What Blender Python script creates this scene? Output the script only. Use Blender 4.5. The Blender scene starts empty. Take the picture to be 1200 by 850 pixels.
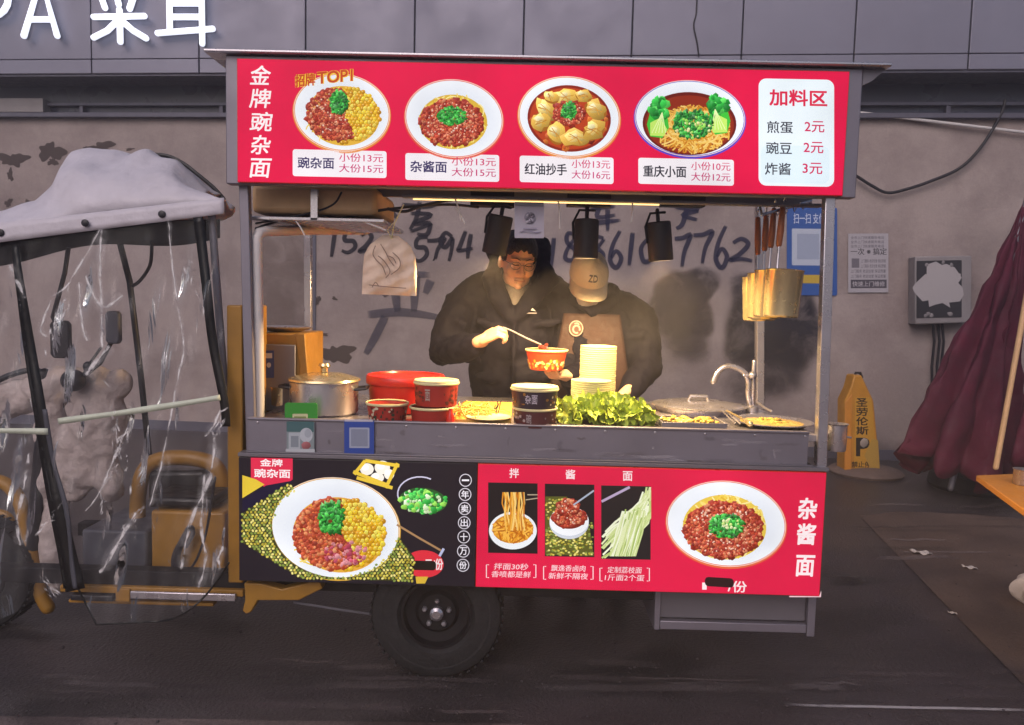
import bpy, math, random
from mathutils import Vector, Matrix, Euler
rnd = random.Random(7)
PI = math.pi
S = bpy.context.scene
COL = S.collection
# ------------------------------------------------------------------ camera
FPX, CX, CY = 900.0, 600.0, 425.0
CAM = Vector((1.002, -2.723, 1.436))
YAW, PITCH, ROLL = -0.009, 0.080, 0.0241
_cy, _sy, _cp, _sp = math.cos(YAW), math.sin(YAW), math.cos(PITCH), math.sin(PITCH)
_f = Vector((_sy * _cp, _cy * _cp, -_sp)); _r0 = Vector((_cy, -_sy, 0)); _u0 = _r0.cross(_f)
_r = math.cos(ROLL) * _r0 + math.sin(ROLL) * _u0
_u = math.cos(ROLL) * _u0 - math.sin(ROLL) * _r0
cd = bpy.data.cameras.new('camera'); cam = bpy.data.objects.new('camera', cd); COL.objects.link(cam)
cam.matrix_world = Matrix(((_r.x, _u.x, -_f.x, CAM.x), (_r.y, _u.y, -_f.y, CAM.y), (_r.z, _u.z, -_f.z, CAM.z), (0, 0, 0, 1)))
cd.sensor_width = 36; cd.lens = 27; cd.clip_end = 1000; cd.clip_start = 0.05
S.camera = cam
# ------------------------------------------------------------------ world, sun, exposure
w = bpy.data.worlds.new('World'); S.world = w; w.use_nodes = True
nt = w.node_tree
sky = nt.nodes.new('ShaderNodeTexSky'); sky.sky_type = 'NISHITA'; sky.sun_disc = False
SUN_EL, SUN_AZ = math.radians(38), math.radians(200)      # azimuth: 180 = from behind the camera
sky.sun_elevation = SUN_EL; sky.sun_rotation = SUN_AZ
sky.air_density = 1.0; sky.dust_density = 4.0; sky.ozone_density = 2.0
bg = nt.nodes['Background']; bg.inputs[1].default_value = 0.095
nt.links.new(sky.outputs[0], bg.inputs[0])
sl = bpy.data.lights.new('sun', 'SUN'); so = bpy.data.objects.new('sun', sl); COL.objects.link(so)
sl.energy = 1.05; sl.angle = math.radians(50); sl.color = (1.0, 0.81, 0.90)
_sd = Vector((math.sin(SUN_AZ) * math.cos(SUN_EL), math.cos(SUN_AZ) * math.cos(SUN_EL), math.sin(SUN_EL)))
so.rotation_euler = _sd.to_track_quat('Z', 'Y').to_euler()
S.view_settings.view_transform = 'Standard'; S.view_settings.look = 'None'
S.view_settings.exposure = 0.0; S.view_settings.gamma = 1.0
S.cycles.use_denoising = True
S.cycles.max_bounces = 8; S.cycles.transparent_max_bounces = 24
S.cycles.sample_clamp_indirect = 6.0; S.cycles.caustics_reflective = False; S.cycles.caustics_refractive = False
# ------------------------------------------------------------------ measuring helpers
def ray(px, py): return _f + _r * ((px - CX) / FPX) - _u * ((py - CY) / FPX)
def A(px, py, Y):                       # point at depth Y behind the stall front
    d = ray(px, py); return CAM + d * ((Y - CAM.y) / d.y)
def G(px, py, z=0.0):                   # point on a level plane
    d = ray(px, py); return CAM + d * ((z - CAM.z) / d.z)
WA = math.radians(5); WN = Vector((-math.sin(WA), -math.cos(WA), 0)); WU = Vector((math.cos(WA), -math.sin(WA), 0))
W0 = Vector((1.0, 4.9, 0))
def W(px, py, off=0.0):                 # point on the street wall, off metres in front of it
    d = ray(px, py); p0 = W0 + WN * off
    return CAM + d * (WN.dot(p0 - CAM) / WN.dot(d))
def WL(u, z, off=0.0): return W0 + WU * u + WN * off + Vector((0, 0, z))
# ------------------------------------------------------------------ materials
def lin(h):
    h = h.lstrip('#'); c = [int(h[i:i + 2], 16) / 255 for i in (0, 2, 4)]
    return tuple(x / 12.92 if x <= .04045 else ((x + .055) / 1.055) ** 2.4 for x in c)
def mat(name, col, rough=.6, metal=0, var=.12, scale=8, bump=0, bscale=60, spec=.5, rvar=.12, emis=None, estr=0, coat=0, trans=0, sss=0):
    m = bpy.data.materials.new(name); m.use_nodes = True; t = m.node_tree; N = t.nodes; L = t.links
    b = N['Principled BSDF']
    c = lin(col) if isinstance(col, str) else col
    tc = N.new('ShaderNodeTexCoord')
    no = N.new('ShaderNodeTexNoise'); no.inputs['Scale'].default_value = scale; no.inputs['Detail'].default_value = 8; no.inputs['Roughness'].default_value = .65
    L.new(tc.outputs['Object'], no.inputs['Vector'])
    mr = N.new('ShaderNodeMapRange'); mr.inputs[1].default_value = .25; mr.inputs[2].default_value = .75
    mr.inputs[3].default_value = 1 - var; mr.inputs[4].default_value = 1 + var
    L.new(no.outputs[0], mr.inputs[0])
    mx = N.new('ShaderNodeVectorMath'); mx.operation = 'SCALE'; mx.inputs[0].default_value = c
    L.new(mr.outputs[0], mx.inputs['Scale']); L.new(mx.outputs[0], b.inputs['Base Color'])
    mr2 = N.new('ShaderNodeMapRange'); mr2.inputs[1].default_value = .3; mr2.inputs[2].default_value = .7
    mr2.inputs[3].default_value = max(.02, rough - rvar); mr2.inputs[4].default_value = min(1, rough + rvar)
    n2 = N.new('ShaderNodeTexNoise'); n2.inputs['Scale'].default_value = scale * 2.3; n2.inputs['Detail'].default_value = 5
    L.new(tc.outputs['Object'], n2.inputs['Vector']); L.new(n2.outputs[0], mr2.inputs[0]); L.new(mr2.outputs[0], b.inputs['Roughness'])
    b.inputs['Metallic'].default_value = metal; b.inputs['Specular IOR Level'].default_value = spec
    b.inputs['Coat Weight'].default_value = coat
    if sss:
        b.inputs['Subsurface Weight'].default_value = sss; b.inputs['Subsurface Radius'].default_value = (.02, .008, .004); b.inputs['Subsurface Scale'].default_value = .4
    if trans: b.inputs['Transmission Weight'].default_value = trans
    if emis is not None:
        b.inputs['Emission Color'].default_value = (*(lin(emis) if isinstance(emis, str) else emis), 1); b.inputs['Emission Strength'].default_value = estr
    if bump:
        n3 = N.new('ShaderNodeTexNoise'); n3.inputs['Scale'].default_value = bscale; n3.inputs['Detail'].default_value = 6
        L.new(tc.outputs['Object'], n3.inputs['Vector'])
        bp = N.new('ShaderNodeBump'); bp.inputs['Strength'].default_value = bump; bp.inputs['Distance'].default_value = .014
        L.new(n3.outputs[0], bp.inputs['Height']); L.new(bp.outputs[0], b.inputs['Normal'])
    return m
def attr_mat(name, base=1.0, estr=0.0, rough=.4, alpha=False):
    m = bpy.data.materials.new(name); m.use_nodes = True; t = m.node_tree; N = t.nodes; L = t.links
    b = N['Principled BSDF']; at = N.new('ShaderNodeVertexColor'); at.layer_name = 'Col'
    sc = N.new('ShaderNodeVectorMath'); sc.operation = 'SCALE'; sc.inputs['Scale'].default_value = base
    L.new(at.outputs[0], sc.inputs[0]); L.new(sc.outputs[0], b.inputs['Base Color'])
    b.inputs['Roughness'].default_value = rough
    if estr: b.inputs['Specular IOR Level'].default_value = .12
    if estr:
        tc = N.new('ShaderNodeTexCoord'); no = N.new('ShaderNodeTexNoise'); no.inputs['Scale'].default_value = 2.2; no.inputs['Detail'].default_value = 3
        L.new(tc.outputs['Object'], no.inputs['Vector'])
        mr = N.new('ShaderNodeMapRange'); mr.inputs[1].default_value = .3; mr.inputs[2].default_value = .7
        mr.inputs[3].default_value = estr * .82; mr.inputs[4].default_value = estr * 1.1
        L.new(no.outputs[0], mr.inputs[0]); L.new(mr.outputs[0], b.inputs['Emission Strength'])
        L.new(at.outputs[0], b.inputs['Emission Color'])
    if alpha == 'worn':
        tc = N.new('ShaderNodeTexCoord'); no = N.new('ShaderNodeTexNoise'); no.inputs['Scale'].default_value = 3.5; no.inputs['Detail'].default_value = 9; no.inputs['Roughness'].default_value = .62; no.inputs['Distortion'].default_value = .6
        L.new(tc.outputs['Object'], no.inputs['Vector']); mr = N.new('ShaderNodeMapRange'); mr.inputs[1].default_value = .36; mr.inputs[2].default_value = .52; mr.inputs[3].default_value = .5
        L.new(no.outputs[0], mr.inputs[0]); mu = N.new('ShaderNodeMath'); mu.operation = 'MULTIPLY'; L.new(mr.outputs[0], mu.inputs[0]); L.new(at.outputs[1], mu.inputs[1]); L.new(mu.outputs[0], b.inputs['Alpha'])
    elif alpha: L.new(at.outputs[1], b.inputs['Alpha'])
    return m
M = {}
M['lightbox'] = attr_mat('lit_print', .14, 1.04, .4)
M['print'] = attr_mat('paper_print', .85, 0, .55)
M['paint'] = attr_mat('wall_paint', 1, 0, .8, True)
M['paint_worn'] = attr_mat('worn_paint', 1, 0, .8, 'worn')
M['steel'] = mat('brushed_steel', '#c2bec4', .28, .85, .05, 5, rvar=.06)
M['dull_steel'] = mat('dull_steel', '#77747c', .5, .45, .08, 4, rvar=.06)
M['fascia_steel'] = mat('fascia_steel', '#837f8a', .45, .5, .14, 2.2, .04, 26, rvar=.1)
M['dark_metal'] = mat('dark_metal', '#1d1b20', .45, .5, .2)
M['underbody'] = mat('underbody', '#17151a', .7, .2, .3)
M['black'] = mat('black_plastic', '#1d1b22', .5, 0, .2)
M['rubber'] = mat('rubber', '#1a191c', .75, 0, .3, 12, .3, 70)
M['blacktape'] = mat('black_tape', '#08080a', .42, 0, .3, 12, .2, 40)
M['yellow'] = mat('yellow_paint', '#9c7126', .45, 0, .22, 7, .05, 40)
M['orange_wood'] = mat('orange_laminate', '#d08a34', .4, 0, .12, 6)
M['wood'] = mat('pale_wood', '#dcb282', .6, 0, .15, 10)
M['handle_wood'] = mat('handle_wood', '#a05f38', .5, 0, .2, 30)
M['white_pipe'] = mat('white_pvc', '#d6d2d2', .4, 0, .06)
M['canvas'] = mat('grey_canvas', '#c6c1ca', .5, 0, .12, 9, .6, 14)
M['apron_quilt'] = mat('quilted_nylon', '#b3a6a2', .8, 0, .22, 9, .8, 26)
M['seat'] = mat('black_vinyl', '#121114', .4, 0, .2, 9, .2, 30)
M['grey_plastic'] = mat('grey_plastic', '#4b4c55', .5, 0, .1)
M['red_plastic'] = mat('red_plastic', '#d32413', .35, 0, .08, 6, .03, 30)
M['cream'] = mat('cream_paper', '#dccf9c', .6, 0, .05)
M['bowl_red'] = mat('bowl_red', '#9e2018', .5, 0, .1)
M['led'] = mat('led', '#ffffff', .4, emis='#ffd080', estr=2.2)
M['lamp_face'] = mat('lamp_face', '#ffffff', .4, emis='#ffb45a', estr=5)
M['letter_lit'] = mat('letter_lit', '#e8ecf4', .4, emis='#e9eeff', estr=1.25)
M['panel_grey'] = mat('panel_grey', '#7d7c8c', .42, .25, .10, 1.3, .02, 12)
M['joint'] = mat('joint_dark', '#25252d', .8)
M['glass_dark'] = mat('dark_glazing', '#2c2f42', .3, 0, .25, 1.2)
M['sill'] = mat('sill_grey', '#5b5a68', .5, .2, .12)
M['lamplit_steel'] = mat('lit_steel', '#dcc898', .25, .85, .06, 6, rvar=.06)  # same steel with the warm lamplight put into its colour
M['maroon'] = mat('maroon_cloth', '#530c27', .8, 0, .35, 4, .5, 14)
M['skin'] = mat('skin', '#e6b896', .5, 0, .08, 20, sss=.15)
M['jacket'] = mat('black_down_jacket', '#12111f', .75, 0, .12, 12, .35, 13, spec=.15)
M['hair'] = mat('black_hair', '#0c0a0a', .5, 0, .3, 40, .6, 120)
M['cap'] = mat('cream_cotton', '#e0cfae', .8, 0, .08, 20, .25, 120)
M['shirt'] = mat('grey_knit', '#7a7370', .9, 0, .12, 30, .4, 120)
M['apron'] = mat('brown_apron', '#38231f', .7, 0, .15, 12, .3, 40)
M['mask'] = mat('white_mask', '#c9c3be', .8, 0, .05)
M['trouser'] = mat('dark_trousers', '#16161b', .8, 0, .2)
M['bag'] = mat('kraft_pouch', '#dcc4b0', .6, 0, .08, 14, .2, 60)
M['noodle'] = mat('noodle', '#d9b455', .5, 0, .12, 30)
M['meat'] = mat('minced_meat', '#5e1c0b', .4, 0, .4, 60, .8, 90)
M['soup'] = mat('soup', '#c2a552', .25, 0, .3, 20, .3, 30)
M['board'] = mat('yellow_board', '#d3a748', .5, 0, .12, 9)
M['yellow_sign'] = mat('yellow_plastic', '#c4882a', .5, 0, .14, 7)
M['base_grey'] = mat('cast_base', '#6a5a54', .8, 0, .2, 9, .3, 30)
M['box_white'] = mat('box_enamel', '#8b8586', .5, 0, .14, 5)
M['litter'] = mat('white_scrap', '#bdb6b4', .8)
M['pale_tape'] = mat('pale_reflective_tape', '#c3cab8', .45, 0, .15, 20)
M['grit'] = mat('grit', '#403a3d', .9, 0, .5, 3)
M['wire'] = mat('wire', '#15131a', .6)
M['blue'] = mat('blue_label', '#22408c', .5)
# lettuce: leaf-to-leaf colour change
def lettuce_mat():
    m = mat('lettuce', '#a0b440', .5, 0, .35, 22, .3, 60, sss=.0); return m
M['lettuce'] = lettuce_mat()
# clear vinyl
def vinyl_mat():
    m = bpy.data.materials.new('clear_vinyl'); m.use_nodes = True; t = m.node_tree; N = t.nodes; L = t.links
    for n in list(N):
        if n.type == 'BSDF_PRINCIPLED': N.remove(n)
    out = [n for n in N if n.type == 'OUTPUT_MATERIAL'][0]
    tr = N.new('ShaderNodeBsdfTransparent'); tr.inputs[0].default_value = (.98, .975, .98, 1)
    gl = N.new('ShaderNodeBsdfGlossy'); gl.inputs['Roughness'].default_value = .07; gl.inputs[0].default_value = (1, 1, 1, 1)
    df = N.new('ShaderNodeBsdfDiffuse'); df.inputs[0].default_value = (.7, .68, .7, 1)
    tc = N.new('ShaderNodeTexCoord')
    mp = N.new('ShaderNodeMapping'); mp.inputs['Scale'].default_value = (5, 5, 1.6); mp.inputs['Rotation'].default_value = (0, .25, 0)
    L.new(tc.outputs['Object'], mp.inputs[0])
    no = N.new('ShaderNodeTexNoise'); no.inputs['Scale'].default_value = 1.1; no.inputs['Detail'].default_value = 3; no.inputs['Distortion'].default_value = 1.6
    L.new(mp.outputs[0], no.inputs[0])
    bp = N.new('ShaderNodeBump'); bp.inputs['Strength'].default_value = .35; bp.inputs['Distance'].default_value = .05
    L.new(no.outputs[0], bp.inputs['Height']); L.new(bp.outputs[0], gl.inputs['Normal'])
    m1 = N.new('ShaderNodeMixShader'); m1.inputs[0].default_value = .03
    L.new(tr.outputs[0], m1.inputs[1]); L.new(df.outputs[0], m1.inputs[2])
    fr = N.new('ShaderNodeFresnel'); fr.inputs[0].default_value = 1.2; L.new(bp.outputs[0], fr.inputs['Normal'])
    ad = N.new('ShaderNodeMath'); ad.operation = 'ADD'; ad.use_clamp = True; ad.inputs[1].default_value = .012
    L.new(fr.outputs[0], ad.inputs[0])
    m2 = N.new('ShaderNodeMixShader'); L.new(ad.outputs[0], m2.inputs[0]); L.new(m1.outputs[0], m2.inputs[1]); L.new(gl.outputs[0], m2.inputs[2])
    L.new(m2.outputs[0], out.inputs[0]); return m
M['vinyl'] = vinyl_mat()
def crease_glint_mat():  # white surface colour in place of lamp glints on the folds
    m = bpy.data.materials.new('vinyl_glints'); m.use_nodes = True; t = m.node_tree; N = t.nodes; L = t.links
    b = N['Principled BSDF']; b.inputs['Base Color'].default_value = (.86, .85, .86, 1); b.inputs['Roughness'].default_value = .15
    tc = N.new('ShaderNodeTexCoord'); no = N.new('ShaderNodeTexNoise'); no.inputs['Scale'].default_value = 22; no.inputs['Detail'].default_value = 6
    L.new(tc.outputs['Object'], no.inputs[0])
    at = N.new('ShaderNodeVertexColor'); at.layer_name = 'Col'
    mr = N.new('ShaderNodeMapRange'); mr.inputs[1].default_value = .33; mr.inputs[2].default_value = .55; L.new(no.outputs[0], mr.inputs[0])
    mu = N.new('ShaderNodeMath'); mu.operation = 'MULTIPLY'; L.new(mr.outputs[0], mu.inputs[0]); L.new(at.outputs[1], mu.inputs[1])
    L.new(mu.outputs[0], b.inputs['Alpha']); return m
M['crease_glint'] = crease_glint_mat()
def layered(name, c1, c2, sc, lo, hi, rough=.7, bump=.3, bsc=40, stretch=(1, 1, 1), grain=.16):
    """two tones of the same worn surface, mixed by noise, with fine grain"""
    m = bpy.data.materials.new(name); m.use_nodes = True; t = m.node_tree; N = t.nodes; L = t.links; b = N['Principled BSDF']
    tc = N.new('ShaderNodeTexCoord'); mp = N.new('ShaderNodeMapping'); mp.inputs['Scale'].default_value = stretch; L.new(tc.outputs['Object'], mp.inputs[0])
    no = N.new('ShaderNodeTexNoise'); no.inputs['Scale'].default_value = sc; no.inputs['Detail'].default_value = 10; no.inputs['Roughness'].default_value = .68; L.new(mp.outputs[0], no.inputs[0])
    rp = N.new('ShaderNodeMapRange'); rp.inputs[1].default_value = lo; rp.inputs[2].default_value = hi; L.new(no.outputs[0], rp.inputs[0])
    mx = N.new('ShaderNodeMix'); mx.data_type = 'RGBA'; mx.inputs[6].default_value = (*lin(c1), 1); mx.inputs[7].default_value = (*lin(c2), 1); L.new(rp.outputs[0], mx.inputs[0])
    gn = N.new('ShaderNodeTexNoise'); gn.inputs['Scale'].default_value = bsc * 3; gn.inputs['Detail'].default_value = 3; L.new(tc.outputs['Object'], gn.inputs[0])
    g2 = N.new('ShaderNodeMapRange'); g2.inputs[1].default_value = .3; g2.inputs[2].default_value = .7; g2.inputs[3].default_value = 1 - grain; g2.inputs[4].default_value = 1 + grain; L.new(gn.outputs[0], g2.inputs[0])
    vm = N.new('ShaderNodeVectorMath'); vm.operation = 'SCALE'; L.new(mx.outputs[2], vm.inputs[0]); L.new(g2.outputs[0], vm.inputs['Scale'])
    L.new(vm.outputs[0], b.inputs['Base Color'])
    r2 = N.new('ShaderNodeMapRange'); r2.inputs[3].default_value = rough - .18; r2.inputs[4].default_value = min(1, rough + .12); L.new(no.outputs[0], r2.inputs[0]); L.new(r2.outputs[0], b.inputs['Roughness'])
    n3 = N.new('ShaderNodeTexNoise'); n3.inputs['Scale'].default_value = bsc; n3.inputs['Detail'].default_value = 8; L.new(tc.outputs['Object'], n3.inputs[0])
    bp = N.new('ShaderNodeBump'); bp.inputs['Strength'].default_value = bump; bp.inputs['Distance'].default_value = .01; L.new(n3.outputs[0], bp.inputs['Height']); L.new(bp.outputs[0], b.inputs['Normal'])
    return m
M['plaster'] = layered('plaster', '#948683', '#a89a96', 1.5, .4, .6, .85, .3, 22, grain=.06)
M['asphalt'] = layered('asphalt', '#2d2a2c', '#494245', 1.3, .38, .66, .42, .6, 70, (.45, 1.5, 1), grain=.3)
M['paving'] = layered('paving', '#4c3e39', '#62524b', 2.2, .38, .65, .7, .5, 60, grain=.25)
M['kerbstrip'] = layered('roadside', '#5a4e50', '#7a6c68', 1.6, .38, .66, .6, .6, 60, (.4, 2.2, 1), grain=.28)
# ------------------------------------------------------------------ objects
ORG = {}
def thing(name, label, cat, loc=(0, 0, 0), group=None):
    o = bpy.data.objects.new(name, None); COL.objects.link(o); o.location = loc; o.empty_display_size = .1
    ORG[o] = Vector(loc); tag(o, label, cat, group); return o
def tag(o, label=None, cat=None, group=None, kind=None):
    if label: o['label'] = label
    if cat: o['category'] = cat
    if group: o['group'] = group
    if kind: o['kind'] = kind
    return o
def link(name, me, parent, origin):
    o = bpy.data.objects.new(name, me); COL.objects.link(o)
    if parent is not None: o.parent = parent; ORG[o] = ORG[parent]
    else: o.location = origin; ORG[o] = Vector(origin)
    return o
def dup(root, loc, rot=None, label=None):
    r = root.copy(); COL.objects.link(r); r.location = loc
    if rot is not None: r.rotation_euler = rot
    if label: r['label'] = label
    for ch in list(root.children):
        c = ch.copy(); COL.objects.link(c); c.parent = r
        for g in ch.children:
            d = g.copy(); COL.objects.link(d); d.parent = c
    return r
class MB:
    def __init__(s): s.v = []; s.f = []; s.c = []
    def add(s, vs, fs, col=None):
        n = len(s.v); s.v += [Vector(v) for v in vs]; s.f += [tuple(i + n for i in f) for f in fs]; s.c += [col] * len(fs)
    def box(s, p, q):
        x0, x1 = sorted((p[0], q[0])); y0, y1 = sorted((p[1], q[1])); z0, z1 = sorted((p[2], q[2]))
        s.add([(x0, y0, z0), (x1, y0, z0), (x1, y1, z0), (x0, y1, z0), (x0, y0, z1), (x1, y0, z1), (x1, y1, z1), (x0, y1, z1)],
              [(3, 2, 1, 0), (4, 5, 6, 7), (0, 1, 5, 4), (1, 2, 6, 5), (2, 3, 7, 6), (3, 0, 4, 7)]); return s
    def hexa(s, P):
        s.add(P, [(3, 2, 1, 0), (4, 5, 6, 7), (0, 1, 5, 4), (1, 2, 6, 5), (2, 3, 7, 6), (3, 0, 4, 7)]); return s
    def bar(s, p, q, w, h, up=(0, 0, 1)):
        p = Vector(p); q = Vector(q); d = (q - p).normalized(); a = d.cross(Vector(up))
        if a.length < 1e-4: a = d.cross(Vector((0, 1, 0)))
        a.normalize(); b = a.cross(d); a *= w / 2; b *= h / 2
        return s.hexa([p - a - b, p + a - b, q + a - b, q - a - b, p - a + b, p + a + b, q + a + b, q - a + b])
    def prism(s, pts, ext):
        n = len(pts); pts = [Vector(p) for p in pts]; e = Vector(ext)
        s.add(pts + [p + e for p in pts], [tuple(range(n - 1, -1, -1)), tuple(range(n, 2 * n))] + [(i, (i + 1) % n, n + (i + 1) % n, n + i) for i in range(n)]); return s
    def tube(s, path, r, n=10, cap=True):
        P = [Vector(p) for p in path]; R = r if isinstance(r, (list, tuple)) else [r] * len(P)
        T = []
        for i in range(len(P)):
            d = P[min(i + 1, len(P) - 1)] - P[max(i - 1, 0)]; T.append(d.normalized())
        rings = []
        a = T[0].orthogonal().normalized()
        for i, p in enumerate(P):
            a = (a - T[i] * a.dot(T[i])); a = a.normalized() if a.length > 1e-6 else T[i].orthogonal().normalized()
            b = T[i].cross(a)
            if cap and i == 0:
                for k in (3, 2, 1):
                    t = k / 3 * PI / 2 * .97; rings.append((p - T[0] * R[0] * math.sin(t), a, b, R[0] * math.cos(t)))
            rings.append((p, a, b, R[i]))
            if cap and i == len(P) - 1:
                for k in (1, 2, 3):
                    t = k / 3 * PI / 2 * .97; rings.append((p + T[i] * R[i] * math.sin(t), a, b, R[i] * math.cos(t)))
        vs = []; fs = []
        for (c, a, b, rr) in rings:
            for k in range(n):
                t = 2 * PI * k / n; vs.append(c + a * (rr * math.cos(t)) + b * (rr * math.sin(t)))
        for i in range(len(rings) - 1):
            for k in range(n):
                k2 = (k + 1) % n; fs.append((i * n + k, i * n + k2, (i + 1) * n + k2, (i + 1) * n + k))
        fs.append(tuple(range(n - 1, -1, -1))); L = (len(rings) - 1) * n; fs.append(tuple(range(L, L + n)))
        s.add(vs, fs); return s
    def lathe(s, prof, c=(0, 0, 0), n=32, rot=None, close=True):
        c = Vector(c); vs = []; fs = []; m = len(prof)
        for k in range(n):
            t = 2 * PI * k / n
            for (r, z) in prof:
                p = Vector((r * math.cos(t), r * math.sin(t), z)); vs.append(c + (rot @ p if rot else p))
        for k in range(n):
            k2 = (k + 1) % n
            for i in range(m - 1): fs.append((k * m + i, k2 * m + i, k2 * m + i + 1, k * m + i + 1))
        if close:
            if prof[0][0] > 1e-6: fs.append(tuple(k * m for k in range(n - 1, -1, -1)))
            if prof[-1][0] > 1e-6: fs.append(tuple(k * m + m - 1 for k in range(n)))
        s.add(vs, fs); return s
    def ell(s, c, r, rot=None, nu=20, nv=12):
        c = Vector(c); vs = []; fs = []
        for j in range(nv + 1):
            ph = -PI / 2 + PI * j / nv
            for i in range(nu):
                t = 2 * PI * i / nu; cp = max(math.cos(ph), 1e-3)
                p = Vector((r[0] * cp * math.cos(t), r[1] * cp * math.sin(t), r[2] * math.sin(ph))); vs.append(c + (rot @ p if rot else p))
        for j in range(nv):
            for i in range(nu):
                i2 = (i + 1) % nu; fs.append((j * nu + i, j * nu + i2, (j + 1) * nu + i2, (j + 1) * nu + i))
        fs.append(tuple(range(nu - 1, -1, -1))); fs.append(tuple(range(nv * nu, nv * nu + nu)))
        s.add(vs, fs); return s
    def grid(s, fn, nu, nv):
        vs = [fn(i / nu, j / nv) for j in range(nv + 1) for i in range(nu + 1)]
        s.add(vs, [(j * (nu + 1) + i, j * (nu + 1) + i + 1, (j + 1) * (nu + 1) + i + 1, (j + 1) * (nu + 1) + i) for j in range(nv) for i in range(nu)]); return s
    def ribbon(s, path, wd, nrm, alpha=None):
        """flat strip along a path, facing nrm"""
        P = [Vector(p) for p in path]; n = Vector(nrm).normalized(); vs = []; fs = []
        for i, p in enumerate(P):
            d = P[min(i + 1, len(P) - 1)] - P[max(i - 1, 0)]; a = d.cross(n)
            a = a.normalized() if a.length > 1e-7 else Vector((1, 0, 0)); k = wd[i] if isinstance(wd, (list, tuple)) else wd
            vs += [p - a * k / 2, p + a * k / 2]
        fs = [(2 * i, 2 * i + 1, 2 * i + 3, 2 * i + 2) for i in range(len(P) - 1)]
        s.add(vs, fs, alpha); return s
    def build(s, name, m, parent=None, smooth=True, bevel=0, origin=None, ang=38, cols=False, mods=()):
        if parent is None:
            if origin is None:
                xs = [v.x for v in s.v]; ys = [v.y for v in s.v]; zs = [v.z for v in s.v]
                origin = Vector(((min(xs) + max(xs)) / 2, (min(ys) + max(ys)) / 2, min(zs)))
            og = Vector(origin)
        else: og = ORG[parent]
        me = bpy.data.meshes.new(name); me.from_pydata([v - og for v in s.v], [], s.f); me.materials.append(m)
        if cols:
            ca = me.color_attributes.new('Col', 'FLOAT_COLOR', 'CORNER'); k = 0
            for p, c in zip(me.polygons, s.c):
                c = c or (1, 1, 1, 1)
                for q in range(p.loop_total):
                    cc = c[q] if isinstance(c[0], (tuple, list)) else c
                    ca.data[p.loop_start + q].color = cc if len(cc) == 4 else (*cc, 1)
        if smooth:
            me.polygons.foreach_set('use_smooth', [True] * len(me.polygons))
            me.set_sharp_from_angle(angle=math.radians(ang))
        me.update(); o = link(name, me, parent, og)
        if bevel:
            b = o.modifiers.new('bevel', 'BEVEL'); b.width = bevel; b.segments = 2; b.limit_method = 'ANGLE'; b.angle_limit = math.radians(40)
        for (ty, kw) in mods:
            md = o.modifiers.new(ty.lower(), ty)
            for a, v in kw.items(): setattr(md, a, v)
        return o
# ------------------------------------------------------------------ lettering and pictures (flat prints)
_tc = bpy.data.curves.new('lettering_source', 'FONT'); _to = bpy.data.objects.new('lettering_source', _tc); COL.objects.link(_to)
_cache = {}
def glyphs(txt, bold):
    k = (txt, bold)
    if k not in _cache:
        _tc.body = txt; _tc.offset = bold; _tc.resolution_u = 3
        dg = bpy.context.evaluated_depsgraph_get(); dg.update()
        me = bpy.data.meshes.new_from_object(_to.evaluated_get(dg))
        vs = [(v.co.x, v.co.y) for v in me.vertices]; fs = [tuple(p.vertices) for p in me.polygons]; bpy.data.meshes.remove(me)
        x0 = min(v[0] for v in vs); x1 = max(v[0] for v in vs); y0 = min(v[1] for v in vs); y1 = max(v[1] for v in vs)
        _cache[k] = ([((x - x0) / (x1 - x0 + 1e-9), (y - y0) / (y1 - y0 + 1e-9)) for x, y in vs], fs)
    return _cache[k]
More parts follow.
